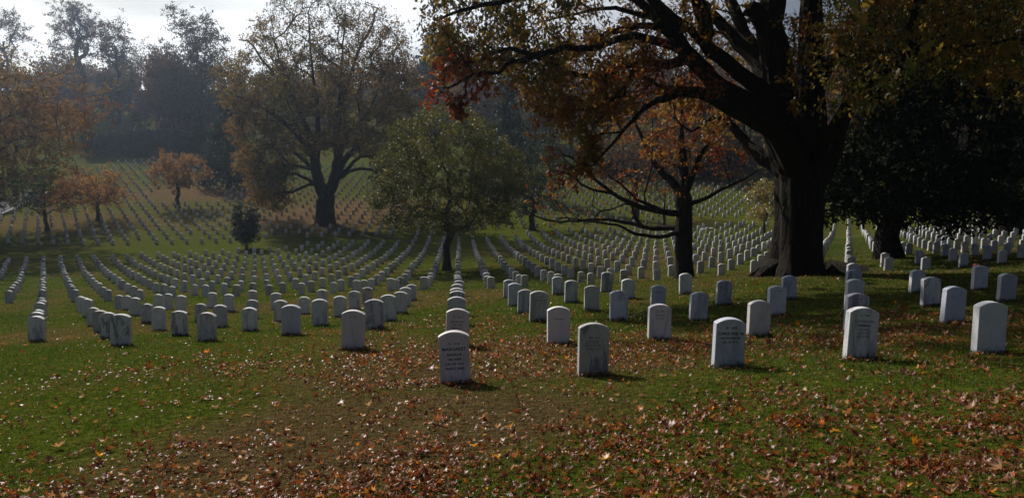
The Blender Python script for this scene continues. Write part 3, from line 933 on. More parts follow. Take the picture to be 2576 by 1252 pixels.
# ---- the great oak on the right
def oak():
    base = np.array([OAK[0], OAK[1], g1(OAK[0], OAK[1])])
    D = 25.5
    r = np.random.default_rng(11)
    def px(lst):
        return [P3(u, v, D + dz) - base for u, v, dz in lst]
    def limbs(sk, B):
        H = lambda u, v, dz=0: P3(u, v, D + dz) - B
        t0 = sk.add(H(2000, 688), 0, 1.1, False)
        tr = sk.limb(t0, px([(2003, 655, 0), (2008, 600, 0), (2012, 540, 0), (2012, 480, 0), (2010, 425, 0)]), [0.98, 0.75, 0.64, 0.62, 0.66, 0.76], 3, False)
        f = tr[-1]; f2 = tr[-2]; f3 = tr[-4]
        for ru, rv, rd, rw in [(1905, 682, -0.3, .26), (1880, 688, 0.5, .16), (1968, 702, -1.1, .20)]:
            q = H(ru, rv, rd); q[2] = g1(*(q + B)[:2]) - B[2] - 0.12
            m_ = q * 0.6; m_[2] = 0.16
            sk.limb(tr[1], [m_, q, q * 1.25 - np.array([0, 0, 0.3])], [0.5, rw, rw * 0.55, 0.08], 3, False)
        sc_ = 25.5 / F_PX
        def lb(node, lst, w, sub=3):
            return sk.limb(node, px(lst), [q * sc_ * 0.5 for q in w], sub, True, 0.02)
        # central leaders
        g = lb(f, [(1990, 370, 0.0), (1968, 300, -.2), (1960, 204, -.4), (1950, 128, -.5), (1938, 60, -.6), (1950, -20, -.6), (1940, -160, -1), (1900, -330, -1.5), (1880, -520, -1)], [130, 115, 100, 86, 76, 68, 60, 46, 30, 16])
        lb(g[13], [(1905, 30, -.9), (1898, 22, -1)], [50, 44, 40], 2)
        h = lb(f, [(2026, 370, 0.3), (2032, 300, .6), (2036, 204, 1), (2042, 110, 1.4), (2040, 0, 1.8), (2060, -140, 2.4), (2090, -330, 2.6), (2090, -500, 3)], [140, 118, 96, 80, 70, 58, 46, 32, 16])
        # big left limb running to the upper left
        c = lb(f, [(1965, 350, -.5), (1941, 316, -.8), (1890, 265, -1.2), (1814, 219, -1.6), (1752, 163, -2), (1712, 112, -2.4), (1686, 51, -2.8), (1640, 0, -3.2), (1560, -90, -3.6), (1500, -220, -4)], [92, 76, 64, 54, 46, 40, 35, 30, 24, 17, 10])
        b = lb(f2, [(1965, 352, -1.6), (1935, 322, -2.4), (1880, 296, -3), (1819, 260, -3.4), (1757, 235, -3.8), (1701, 233, -4.1), (1668, 252, -4.3), (1635, 262, -4.4), (1594, 301, -4.5), (1548, 352, -4.6), (1497, 413, -4.7)], [74, 56, 44, 36, 31, 27, 22, 16, 12, 9, 7, 4])
        a = lb(f3, [(1957, 420, .6), (1906, 388, 1.2), (1870, 350, 1.8), (1834, 308, 2.3), (1812, 270, 2.8), (1800, 230, 3.2)], [60, 44, 36, 28, 22, 16, 9])
        d = lb(g[5], [(1916, 230, -.9), (1880, 200, -1.3), (1819, 153, -1.8), (1778, 117, -2.2), (1768, 51, -2.5), (1745, -20, -3), (1700, -150, -3.4), (1650, -300, -4)], [60, 46, 40, 36, 32, 30, 26, 20, 10])
        e = lb(g[6], [(1935, 190, -.2), (1890, 140, .4), (1844, 92, .9), (1788, 31, 1.4), (1750, -10, 1.8), (1680, -120, 2.4), (1640, -260, 3)], [60, 46, 40, 34, 30, 24, 16, 8])
        ff = lb(g[5], [(1926, 200, .6), (1895, 128, 1.4), (1864, 61, 2), (1839, 0, 2.6), (1810, -130, 3.4), (1800, -300, 4)], [54, 42, 40, 36, 32, 24, 12])
        i = lb(f3, [(2050, 440, .8), (2077, 400, 1.0), (2103, 332, 1.6), (2138, 245, 2.2), (2168, 153, 2.6), (2186, 80, 3.0), (2205, -40, 3.4), (2250, -200, 4)], [96, 80, 68, 56, 45, 37, 31, 23, 12])
        j = lb(f2, [(2070, 370, -1), (2110, 300, -1.8), (2150, 240, -2.6), (2200, 190, -3.4), (2270, 150, -4), (2380, 120, -4.5), (2500, 110, -5)], [40, 30, 22, 17, 13, 10, 7, 4])
        k = lb(h[4], [(2070, 190, 1.6), (2130, 110, 2.6), (2220, 30, 3.6), (2330, -60, 4.6), (2460, -150, 5)], [50, 38, 32, 26, 18, 10])
        # long thin left branches
        lb(c[14], [(1666, 77, -2.6), (1584, 71, -2.4), (1533, 87, -2.2), (1497, 107, -2), (1462, 133, -1.8)], [22, 16, 13, 10, 8, 5])
        lb(d[11], [(1700, 46, -2.2), (1635, 44, -2), (1564, 25, -1.6), (1518, 20, -1.2), (1420, 40, -.8), (1345, 60, -.5)], [22, 16, 13, 11, 9, 6, 4])
        lb(c[16], [(1600, 90, -4.2), (1500, 118, -4.8), (1420, 122, -5.2), (1342, 140, -5.4), (1290, 158, -5.6), (1239, 184, -5.7), (1188, 191, -5.8), (1147, 214, -5.9), (1111, 225, -6)], [22, 16, 14, 12, 11, 9, 7, 6, 4, 3])
        lb(c[18], [(1560, -30, -4), (1440, -20, -4.5), (1300, 0, -5), (1180, 20, -5.4), (1110, 50, -5.6)], [22, 18, 14, 11, 8, 4])
        lb(e[15], [(1640, -60, 1.6), (1500, -70, 1.8), (1350, -60, 2), (1200, -50, 2)], [18, 15, 12, 9, 5])
        lb(a[12], [(1790, 300, 2.4), (1740, 330, 2.4), (1700, 300, 2.6)], [12, 10, 7, 4])
    T = []; Hh = []; CR = []; DN = []
    def reg(n, u0, u1, v0, v1, dz0, dz1, hue, cr=0.42, cond=None):
        k = 0
        while k < n:
            u, v = r.uniform(u0, u1), r.uniform(v0, v1)
            if cond and not cond(u, v): continue
            T.append(P3(u, v, D + r.uniform(dz0, dz1))); Hh.append(hue + r.normal(0, 0.08)); CR.append(cr * r.uniform(0.8, 1.25)); k += 1
    lowl = lambda u: np.interp(u, [1060, 1100, 1150, 1250, 1350, 1450, 1560, 1700, 1800], [120, 185, 190, 185, 240, 300, 330, 250, 200])
    reg(150, 1075, 1440, -40, 240, -5.5, -1, 0.78, 0.40, lambda u, v: v < lowl(u) - 25)
    reg(95, 1300, 1620, 60, 280, -5, -0.5, 0.55, 0.40, lambda u, v: v < lowl(u))
    reg(22, 1075, 1250, 130, 240, -6.2, -4.8, 0.10, 0.36)
    reg(7, 1140, 1160, 235, 280, -6, -5.6, 0.04, 0.2)
    reg(70, 1420, 1800, -40, 140, -3.5, 3, 0.55, 0.42)
    reg(42, 1340, 1560, 215, 345, -4.8, -3.5, 0.42, 0.36, lambda u, v: v < lowl(u) + 40)
    reg(40, 1520, 1790, 130, 250, -4.8, -1.5, 0.20, 0.38)
    reg(10, 1460, 1500, 330, 410, -4.8, -4.5, 0.55, 0.22)
    reg(5, 1380, 1425, 390, 445, -5, -4.4, 0.12, 0.26)
    reg(5, 1425, 1490, 375, 420, -5, -4.4, 0.35, 0.2)
    reg(22, 1640, 1890, 225, 340, 1.2, 3.2, 0.52, 0.3)
    reg(14, 1800, 1930, 20, 200, 1, 4, 0.7, 0.36)
    reg(14, 1975, 2060, 30, 260, -2, -0.5, 0.6, 0.34)
    rl = lambda u: np.interp(u, [2040, 2100, 2200, 2300, 2450, 2576, 2700], [200, 250, 190, 170, 190, 210, 220])
    reg(110, 2060, 2640, -30, 220, -4.5, 3.5, 0.72, 0.50, lambda u, v: v < rl(u) - 10)
    reg(70, 2080, 2700, -60, 120, 0, 5, 0.85, 0.55)
    reg(80, 2075, 2600, 30, 265, -6.5, -3.5, 0.78, 0.5, lambda u, v: v < rl(u) + 45)
    # the rest of the crown, above and around the frame, throws the shade
    up = []
    while len(up) < 680:
        q = np.array([OAK[0] + 1.0, OAK[1] + 1, base[2] + 13.5]) + r.normal(size=3) * np.array([8.0, 7.0, 4.4])
        if q[0] < OAK[0] - 15 or r.random() < 0.25 * (q[0] < OAK[0] - 6): continue
        if q[0] < 5 and q[1] < 22.5: continue
        e = (q - np.array([OAK[0], OAK[1], base[2] + 12.0])) / np.array([15.5, 13.0, 9.5])
        if (e ** 2).sum() > 1: continue
        u, v = proj(q)
        if v > -70: continue
        up.append(q)
    for _ in range(60): up.append(np.array([r.uniform(-5.5, 4), r.uniform(23.5, 31), base[2] + r.uniform(10, 17)]))  # extra unseen clumps added to shade the front stones at the right
    up = [q for q in up if proj(q)[1] < -70]
    nvis = len(T)
    T += up; Hh += list(r.uniform(0.4, 0.9, len(up))); CR += [1.0] * len(up)
    T = np.array(T); Hh = np.array(Hh); CR = np.array(CR)
    r2 = np.random.default_rng(5)
    root = empty('oak_tree', base)
    tag(root, 'huge old oak with thick dark trunk, spreading limbs and brown orange leaves', 'tree')
    sk = Skel(r2)
    sk.add((0.05, 0, -0.7), -1, 1.6, False)
    limbs(sk, base)
    tg = T - base
    order = np.argsort(np.linalg.norm(tg - np.array([0, 0, 5.0]), axis=1))
    tg = tg[order]; Hh = Hh[order]; CR = CR[order]; vis = (order < nvis)
    sk.grow(tg, 0.5, 0.10, 0.10)
    rad = sk.radii(0.009, 0.8)
    def flare(th, z):
        f = max(0.0, 1 - z / 1.7)
        return 0.93 + 0.05 * np.sin(5 * th + 1.3) + 0.04 * np.sin(11 * th + z) + 0.025 * np.sin(23 * th + 2 * z) + f ** 2 * (0.16 + 0.16 * np.sin(5 * th + 0.6) + 0.08 * np.sin(3 * th + 2))
    V, Q = sk.mesh(rad, lambda q: 48 if q > 0.6 else (18 if q > 0.25 else (12 if q > 0.12 else (8 if q > 0.05 else 5))), flare)
    tV, tQ = twig_tubes(tg[vis], r2, 6, 0.45, 0.006)
    Q = np.concatenate([Q, tQ + len(V)]); V = np.concatenate([V, tV])
    mesh_from('trunk', V, [Q], M_OAKBARK, smooth=True, parent=root)
    def lv(sel, nper, size, tmpl, down):
        tgs, hs, crs = tg[sel], Hh[sel], CR[sel]
        cid = np.repeat(np.arange(len(tgs)), nper)
        nsp = max(2, nper // 8)
        spr = r2.normal(size=(len(tgs), nsp, 3)) * 0.52
        o = (spr[cid, r2.integers(0, nsp, len(cid))] + r2.normal(size=(len(cid), 3)) * np.array([0.17, 0.17, 0.26])) * crs[cid][:, None]
        o[:, 2] = o[:, 2] * 0.9 - 0.12
        pos = tgs[cid] + o
        return pos, size * r2.uniform(0.7, 1.2, len(cid)), np.clip(hs[cid] + r2.normal(0, 0.13, len(cid)), 0, 1)
    pos, s, h = lv(vis, 46, 0.145, LEAF_OAK, 1.2)
    kp = ~((h < 0.25) & (r2.random(len(h)) < 0.45) & (pos[:, 2] < 7.5)); pos, s, h = pos[kp], s[kp], h[kp]
    pos2, s2, h2 = lv(~vis, 60, 0.34, LEAF_OAK, 0.5)
    leaves_mesh(np.concatenate([pos, pos2]), np.concatenate([s, s2]), np.concatenate([h, h2]), LEAF_OAK, r2, 'crown', M_OAKLEAF, parent=root, down=1.1)
oak()

# ---- smaller spreading tree in front of the stones, left of the oak
def bare_tree():
    D = 37.2
    base = base_at(1720, D)
    r = np.random.default_rng(21)
    k_ = D / F_PX
    def limbs(sk, B):
        px = lambda lst: [P3(u, v, D + dz) - B for u, v, dz in lst]
        t0 = sk.add(P3(1722, 700, D) - B, 0, 0.52, False)
        tr = sk.limb(t0, px([(1721, 670, 0), (1720, 600, 0), (1721, 540, 0), (1718, 495, 0)]), [0.50, 0.42, 0.38, 0.38, 0.42], 3, False)
        def lb(n_, lst, w, sub=3): return sk.limb(n_, px(lst), [q * k_ * 0.42 for q in w], sub, True, 0.02)
        top = tr[-1]; t575 = tr[5]; t535 = tr[8]
        a = lb(top, [(1700, 468, .2), (1672, 440, .5), (1640, 400, .9), (1610, 340, 1.2), (1590, 280, 1.5)], [34, 28, 22, 16, 11, 6])
        b = lb(top, [(1722, 450, 0), (1720, 400, .3), (1712, 340, .5), (1716, 280, .8), (1722, 220, 1)], [36, 30, 24, 18, 12, 6])
        c = lb(top, [(1738, 452, -.4), (1756, 400, -.8), (1785, 350, -1.1), (1810, 300, -1.4)], [28, 22, 18, 12, 6])
        lb(t535, [(1735, 515, -.2), (1770, 502, -.6), (1820, 474, -1), (1870, 450, -1.3), (1905, 428, -1.5)], [20, 16, 12, 9, 6, 3])
        d = lb(t535, [(1700, 535, -.3), (1650, 530, -.8), (1590, 512, -1.4), (1540, 485, -1.9), (1490, 445, -2.3), (1450, 408, -2.6), (1410, 385, -2.8)], [26, 21, 18, 14, 11, 8, 6, 3])
        e = lb(t575, [(1700, 574, .4), (1640, 573, 1), (1560, 556, 1.7), (1480, 553, 2.3), (1410, 558, 2.7), (1350, 545, 3), (1310, 518, 3.2)], [24, 18, 15, 12, 9, 7, 5, 2.5])
        f = lb(t575, [(1700, 586, -.6), (1660, 596, -1.2), (1600, 588, -1.8), (1550, 566, -2.3), (1480, 556, -2.8), (1400, 548, -3.2)], [20, 15, 12, 9, 7, 5, 2.5])
        lb(d[8], [(1540, 488, -1.5), (1480, 474, -1.6), (1430, 438, -1.8), (1375, 430, -2)], [11, 9, 7, 5, 2.5])
        lb(d[4], [(1600, 500, -1), (1570, 470, -1.2), (1530, 440, -1.4), (1500, 410, -1.6)], [9, 7, 6, 4, 2])
    T = []
    def reg(n_, u0, u1, v0, v1, z0, z1):
        for _ in range(n_): T.append(P3(r.uniform(u0, u1), r.uniform(v0, v1), D + r.uniform(z0, z1)))
    reg(75, 1560, 1830, 200, 420, -2.5, 2.5)
    reg(28, 1640, 1800, 330, 430, -2, 2)
    reg(60, 1320, 1560, 400, 570, -3.2, 3.2)
    reg(18, 1540, 1700, 430, 520, -2, 2)
    reg(14, 1780, 1910, 380, 470, -1.8, 0)
    T = np.array(T)
    def dens(p):
        u = np.array([proj(q)[0] for q in p]); v = np.array([proj(q)[1] for q in p])
        return np.where((u > 1540) & (v < 400), 1.0, np.where(u < 1560, 0.10, 0.28))
    build_tree('spreading_tree', 'smaller dark tree with long low bare branches and rusty red leaves beside the oak', base, 0.40, T, 50, 0.15, 0.48,
               hue_noise(0.28, 0.3, 2), M_OAKLEAF, M_OAKBARK, 22, limbs=limbs, tip=0.010, tmpl=LEAF_OAK, down=1.0, twigs=6, twig_len=0.8, twig_r=0.007, seg=0.5, dens=dens, jit=0.12)
bare_tree()

# ---- olive-green tree in the centre
def olive_tree():
    D = 54
    base = base_at(1124, D)
    r = np.random.default_rng(31)
    T = []
    outline_top = lambda u: np.interp(u, [935, 960, 1000, 1060, 1110, 1150, 1200, 1240, 1290, 1325], [480, 380, 300, 268, 258, 255, 290, 330, 340, 420])
    outline_bot = lambda u: np.interp(u, [935, 960, 1040, 1110, 1200, 1280, 1325], [520, 560, 585, 590, 590, 560, 500])
    while len(T) < 460:
        u, v = r.uniform(935, 1325), r.uniform(250, 590)
        if not (outline_top(u) + 8 < v < outline_bot(u) - 6): continue
        hw = 4.6 * math.sqrt(max(0.05, 1 - ((u - 1130) / 200) ** 2))
        T.append(P3(u, v, D + r.uniform(-hw, hw)))
    build_tree('olive_green_tree', 'full round tree with dull olive green leaves and a slim trunk among the rows', base, 0.24, np.array(T), 120, 0.145, 0.6,
               hue_noise(0.5, 0.5, 2.2), M_OLIVE, M_BARK, 32, trunk_top=base + np.array([0.1, 0, 6.5]), tip=0.009, down=0.5, twigs=3, twig_len=0.6, seg=0.5, keep_clear=1.9, tmpl=LEAF_SIMPLE)
olive_tree()

# ---- great forked tree left of the centre
def twin_tree():
    D = 98
    base = base_at(817, D)
    r = np.random.default_rng(41)
    k_ = D / F_PX
    def limbs(sk, B):
        px = lambda lst: [P3(u, v, D + dz) - B for u, v, dz in lst]
        t0 = sk.add(P3(818, 566, D) - B, 0, 1.5, False)
        tr = sk.limb(t0, px([(818, 548, 0), (818, 520, 0), (819, 497, 0)]), [1.45, 1.22, 1.1, 1.15], 3, False)
        top = tr[-1]
        def lb(n_, lst, w, sub=3): return sk.limb(n_, px(lst), [q * k_ * 0.5 for q in w], sub, True, 0.05)
        a = lb(top, [(806, 470, 0), (796, 430, .5), (788, 380, 1), (770, 320, 2), (742, 250, 3), (712, 180, 4), (690, 100, 5), (680, 20, 5)], [34, 30, 26, 22, 16, 10, 6, 3, 1])
        a2 = lb(a[5], [(800, 340, -1), (800, 280, -2), (790, 200, -3), (780, 110, -3), (776, 30, -3)], [18, 14, 10, 6, 3, 1])
        b = lb(top, [(833, 470, 0), (845, 430, -.5), (850, 380, -1), (851, 320, -1), (855, 250, -1), (858, 170, 0), (866, 80, 0), (868, 0, 0)], [34, 30, 25, 21, 16, 11, 6, 3, 1])
        c = lb(b[4], [(868, 400, 1), (895, 372, 2), (925, 345, 3), (960, 300, 4), (990, 250, 5), (1010, 190, 5)], [22, 17, 14, 10, 6, 3, 1])
        lb(b[7], [(880, 330, -2), (920, 290, -4), (950, 230, -5), (970, 150, -6)], [16, 11, 7, 3, 1])
        lb(a[7], [(740, 330, -2), (690, 290, -4), (640, 260, -5), (590, 240, -6), (555, 215, -6)], [16, 12, 9, 6, 3, 1])
        lb(a[2], [(770, 448, 1), (735, 437, 2), (700, 455, 3), (670, 470, 3), (660, 500, 3)], [12, 9, 7, 5, 4, 2])
        lb(a[4], [(750, 390, 3), (700, 370, 5), (650, 375, 6), (610, 400, 7)], [13, 10, 8, 6, 3])
        lb(b[3], [(880, 432, 1), (920, 425, 2), (950, 432, 3), (975, 445, 3)], [12, 9, 7, 5, 3])
        lb(b[2], [(880, 420, -2), (905, 395, -3), (945, 395, -4), (980, 420, -5)], [12, 9, 7, 6, 3])
        lb(b[12], [(900, 130, 3), (930, 80, 4), (950, 20, 5)], [9, 7, 5, 3])
        lb(a[14], [(660, 150, 3), (630, 110, 2), (600, 100, 2)], [8, 6, 4, 3])
    otop = lambda u: np.interp(u, [540, 560, 620, 650, 700, 780, 880, 960, 1010, 1040, 1060], [200, 160, 120, 20, -30, -60, -60, 10, 60, 130, 260])
    obot = lambda u: np.interp(u, [540, 575, 600, 640, 690, 740, 790, 860, 920, 960, 1010, 1060], [225, 270, 420, 480, 500, 430, 380, 370, 400, 470, 500, 430])
    T = []
    while len(T) < 1000:
        u, v = r.uniform(540, 1055), r.uniform(-60, 505)
        if not (otop(u) < v < obot(u)): continue
        hw = 11 * math.sqrt(max(0.05, 1 - ((u - 805) / 270) ** 2))
        T.append(P3(u, v, D + r.uniform(-hw, hw)))
    for _ in range(40): T.append(P3(r.uniform(640, 715), r.uniform(400, 520), D + r.uniform(-5, 5)))
    T = np.array(T)
    V_ = lambda p: np.array([proj(q)[1] for q in p])
    def dens(p):
        return np.clip(0.16 + (V_(p) - 20) / 230, 0.16, 1.0)
    def hue(p, rr):
        u = np.array([proj(q)[0] for q in p])
        return 0.66 + 0.34 * (fbm(p[:, 0], p[:, 2] + 50, 4) - 0.5) * 2 - 0.16 * (u < 650)
    build_tree('forked_tree', 'tall forked tree with thin yellow brown leaves and bare top twigs', base, 1.0, T, 95, 0.29, 1.0, hue, M_AUTUMN, M_BARK, 42,
               limbs=limbs, tip=0.022, down=0.4, twigs=7, twig_len=1.7, twig_r=0.016, seg=1.0, dens=dens, jit=0.1)
twin_tree()

# ---- generic round trees
def round_tree(name, label, u, d, vtop, vbot, half_w, mat, hue, n_t, leaf_n, leaf_s, cr, trunk_r, seed, bark=None, shell=0.0, twigs=2, base=None, lean=0, group=None, tip=0.012, dens=None, cx_off=0.0, cat='tree', depth_w=None, down=0.3, tmpl=LEAF_SIMPLE, twig_r=0.012, gap=0.0):
    r = np.random.default_rng(seed)
    b = base_at(u, d)
    k_ = d / F_PX
    zt = P3(u, vtop, d)[2]; zb = P3(u, vbot, d)[2]
    rz = (zt - zb) / 2; hw = half_w * k_
    c = np.array([b[0] + cx_off * k_, b[1], (zt + zb) / 2])
    T = ellipsoid_pts(n_t, (0, 0, 0), (1, 1, 1), r, shell)
    lump = 1 + 0.22 * np.sin(3.1 * np.arctan2(T[:, 1], T[:, 0]) + seed) * np.cos(2.3 * T[:, 2] + seed) + 0.1 * np.sin(7 * T[:, 2] + 5 * T[:, 0] + seed)
    T = T * lump[:, None]
    T = c + T * np.array([hw, depth_w or hw, rz])
    if gap:
        g_ = vnoise(T[:, 0] * 1.0 + seed * 7, T[:, 2] * 1.0 + T[:, 1] * 0.6, hw * 0.42)
        T = T[g_ > gap]
    return build_tree(name, label, b, trunk_r, T, leaf_n, leaf_s, cr, hue, mat, bark or M_BARK, seed, trunk_top=np.array([b[0] + lean * k_ + cx_off * k_ * 0.5, b[1], zb + rz * 0.9]),
                      tip=tip, twigs=twigs, twig_len=cr * 1.3, twig_r=twig_r, seg=max(0.5, cr * 0.7), group=group, keep_clear=max(1.2, (zb - b[2]) * 0.75), dens=dens, cat=cat, down=down, tmpl=tmpl)

round_tree('small_orange_tree', 'small tree with orange brown crown and dark green left side, near the road', 118, 93, 408, 535, 132, M_ORANGE,
           lambda p, r: 0.30 + 0.75 * (np.array([proj(q)[0] + 0.5 * (proj(q)[1] - 470) for q in p]) < 125) + r.normal(0, 0.1, len(p)), 230, 60, 0.24, 0.8, 0.22, 51, cx_off=-12)
round_tree('small_orange_tree', 'small thin-leaved reddish brown tree, second from the road', 247, 100, 425, 530, 88, M_ORANGE, hue_noise(0.45, 0.2), 160, 40, 0.24, 0.8, 0.24, 52)
round_tree('small_orange_tree', 'small bright orange tree standing alone before the dark hedge', 447, 110, 386, 478, 72, M_ORANGE, hue_noise(0.35, 0.2), 170, 50, 0.24, 0.7, 0.26, 53)
round_tree('golden_tree', 'little tree with pale golden leaves just left of the huge oak trunk', 1922, 78, 445, 562, 42, M_GOLD, hue_noise(0.5, 0.4), 70, 60, 0.18, 0.5, 0.10, 54)
round_tree('dark_leafy_tree', 'dark sparse-leaved tree behind the low bare branches', 1339, 92, 330, 545, 95, M_EVERGREEN, hue_noise(0.7, 0.4), 150, 34, 0.30, 0.95, 0.32, 55, twigs=5)
round_tree('brown_tree', 'brown thin-leaved tree on the path behind the rusty red tree', 1597, 101, 290, 500, 135, M_FAROAK, hue_noise(0.35, 0.3), 150, 26, 0.32, 1.2, 0.33, 56, twigs=6)
round_tree('sapling', 'thin bare sapling beside the path', 1670, 96, 450, 530, 32, M_FAROAK, hue_noise(0.3), 30, 4, 0.2, 0.6, 0.16, 57, twigs=6)

# ---- conical trees
def cone_tree(name, label, u, d, vtop, vbot, half_w, mat, n_t, leaf_n, leaf_s, cr, trunk_r, seed, power=0.8, cat='tree', hue=None, shell=0.35):
    r = np.random.default_rng(seed)
    b = base_at(u, d)
    k_ = d / F_PX
    zt = P3(u, vtop, d)[2]; zb = P3(u, vbot, d)[2]
    t = r.random(n_t) ** 0.7
    a = r.uniform(0, 6.283, n_t)
    layer = np.floor((1 - t) * 14) / 14
    rr = (t ** power) * half_w * k_ * (shell + (1 - shell) * np.sqrt(r.random(n_t))) * (0.8 + 0.35 * r.random(n_t))
    T = np.stack([b[0] + rr * np.cos(a), b[1] + rr * np.sin(a), zt - t * (zt - zb) - rr * 0.12], 1)
    return build_tree(name, label, b, trunk_r, T, leaf_n, leaf_s, cr, hue or hue_noise(0.5, 0.4), mat, M_BARK, seed, trunk_top=np.array([b[0], b[1], zt - 0.06 * (zt - zb)]),
                      twigs=1, twig_len=cr, seg=max(0.5, cr), wpath=0.02, keep_clear=max(0.2, (zb - b[2]) * 0.9), down=0.2, cat=cat, jit=0.04)
cone_tree('conifer', 'bluish green conifer in front of the forked tree, at its left', 575, 127, 245, 455, 72, M_EVERGREEN, 190, 55, 0.42, 1.1, 0.33, 61)
round_tree('evergreen_shrub', 'small dark columnar evergreen shrub standing on the grass path', 620, 81, 512, 624, 32, M_EVERGREEN, hue_noise(0.2, 0.2), 240, 70, 0.15, 0.42, 0.09, 62, twigs=2, cat='shrub', gap=0.36)

# ---- tree at the left edge, trunk outside the frame
round_tree('orange_brown_tree', 'large orange and green tree reaching in from the left edge', -90, 84, 115, 455, 335, M_AUTUMN,
           lambda p, r: 0.30 + 1.1 * (fbm(p[:, 0] * 1.0, p[:, 2] + 20, 5) - 0.42) + r.normal(0, 0.08, len(p)), 900, 56, 0.30, 1.15, 0.75, 71, tip=0.02, twigs=4, dens=lambda p: 0.5 + 0.5 * (np.array([proj(q)[1] for q in p]) > 180))

# ---- big glossy evergreens at the right
def magnolia(name, label, u, d, trunk_r, seed, cone, nT, lf):
    r = np.random.default_rng(seed)
    b = base_at(u, d)
    T = []
    while len(T) < nT:
        q = cone(r)
        if q is not None: T.append(q)
    T = np.array(T)
    return build_tree(name, label, b, trunk_r, T, lf, 0.27, 0.66, hue_noise(0.4, 0.3), M_MAGNOLIA, M_OAKBARK, seed, trunk_top=b + np.array([0, 0, 9.0]), tip=0.012,
                      twigs=1, twig_len=0.5, seg=0.8, keep_clear=1.8, down=0.1, tmpl=LEAF_OVAL, flare_h=2.2)
def cone_m1(r):
    D = 38
    u, v = r.uniform(2075, 2560), r.uniform(-60, 575)
    lo = np.interp(u, [2075, 2120, 2180, 2250, 2330, 2420, 2560], [540, 590, 560, 575, 565, 590, 560]); hi = np.interp(u, [2075, 2100, 2150, 2200, 2260], [470, 380, 240, 60, -60])
    if not (hi < v < lo - 12): return None
    hw = 6.0 * math.sqrt(max(0.05, 1 - ((u - 2320) / 300) ** 2))
    return P3(u, v, D + r.uniform(-min(hw, 4.0), hw))
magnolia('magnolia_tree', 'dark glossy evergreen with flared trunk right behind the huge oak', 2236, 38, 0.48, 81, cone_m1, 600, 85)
def cone_m2(r):
    D = 60
    u, v = r.uniform(2380, 2800), r.uniform(-80, 590)
    lo = np.interp(u, [2380, 2450, 2530, 2600, 2800], [585, 560, 585, 560, 560])
    if v > lo - 10: return None
    hw = 8 * math.sqrt(max(0.05, 1 - ((u - 2590) / 260) ** 2))
    return P3(u, v, D + r.uniform(-hw, hw))
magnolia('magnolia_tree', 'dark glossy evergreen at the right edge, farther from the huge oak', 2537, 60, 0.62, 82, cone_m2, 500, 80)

# ---- hedge
def hedge():
    a, b = base_at(215, 165), base_at(530, 165)
    r = np.random.default_rng(91)
    n_ = 26000
    t = r.random(n_); w_ = r.uniform(-1.6, 1.6, n_); h = r.random(n_) ** 0.6 * (3.6 + 1.5 * vnoise(t * 60, t * 7, 2.0) + 0.5 * r.random(n_) ** 3)
    x = a[0] + (b[0] - a[0]) * t; y = a[1] + (b[1] - a[1]) * t + w_
    z = ground(x, y) + h
    pos = np.stack([x, y, z], 1)
    root = empty('hedge', (a + b) / 2)
    tag(root, 'long tall dark hedge across the foot of the far slope', 'hedge')
    leaves_mesh(pos - (a + b) / 2, np.full(n_, 0.5), 0.3 + 0.3 * r.random(n_), LEAF_SIMPLE, r, 'foliage', M_EVERGREEN, parent=root)
hedge()

# ---- trees on the hill behind
hill = [
    # name, label, u, d, vtop, vbot, halfw, material, hue, clumps, leaves, twigs, trunk, shell
    ('bare_topped_tree', 'tall purplish brown tree at the left end of the skyline', 18, 222, 5, 190, 62, M_FAROAK, 0.1, 150, 20, 5, 0.5),
    ('tall_dark_tree', 'tall dark ivy-clad tree with several stems on the skyline', 203, 212, -15, 190, 72, M_FAROAK, 0.35, 190, 22, 6, 1.0),
    ('slender_tree', 'slender tree with bare stem and small high crown, right of the tall dark tree', 299, 190, 50, 175, 40, M_FAROAK, 0.45, 60, 16, 5, 0.34),
    ('slender_tree', 'slender yellowish tree before the dome-topped tree', 334, 193, 120, 250, 34, M_AUTUMN, 0.65, 60, 16, 4, 0.3),
    ('dome_topped_tree', 'broad dome-topped dark tree left of the forked tree', 500, 182, 28, 330, 118, M_FAROAK, 0.75, 330, 34, 2, 0.9),
    ('red_brown_tree', 'rounded red brown tree below the dome-topped tree', 432, 174, 140, 335, 62, M_FAROAK, 0.08, 170, 34, 2, 0.4),
    ('pale_bare_tree', 'small pale bare tree on the skyline right of the slender tree', 372, 215, 90, 230, 40, M_FAROAK, 0.1, 60, 8, 7, 0.3),
]
for k, (nm, lb, u, d, vt, vb, hw, mt, hu, nt_, lf, tw, trr) in enumerate(hill):
    round_tree(nm, lb, u, d, vt, vb, hw, mt, hue_noise(hu, 0.25, 6), int(nt_ * 2.4), int(lf * 1.3), 0.45, 1.5, trr, 100 + k, twigs=tw + 2, tip=0.03, twig_r=0.03, group='trees on the hill', gap=0.40)
cone_tree('spruce', 'tall dark spruce behind the right side of the forked tree', 1085, 200, 78, 400, 75, M_EVERGREEN, 200, 40, 0.8, 2.0, 0.45, 120)
cone_tree('spruce', 'dark spruce behind the right shoulder of the olive green tree', 1275, 122, 190, 520, 78, M_EVERGREEN, 220, 50, 0.45, 1.2, 0.4, 121)

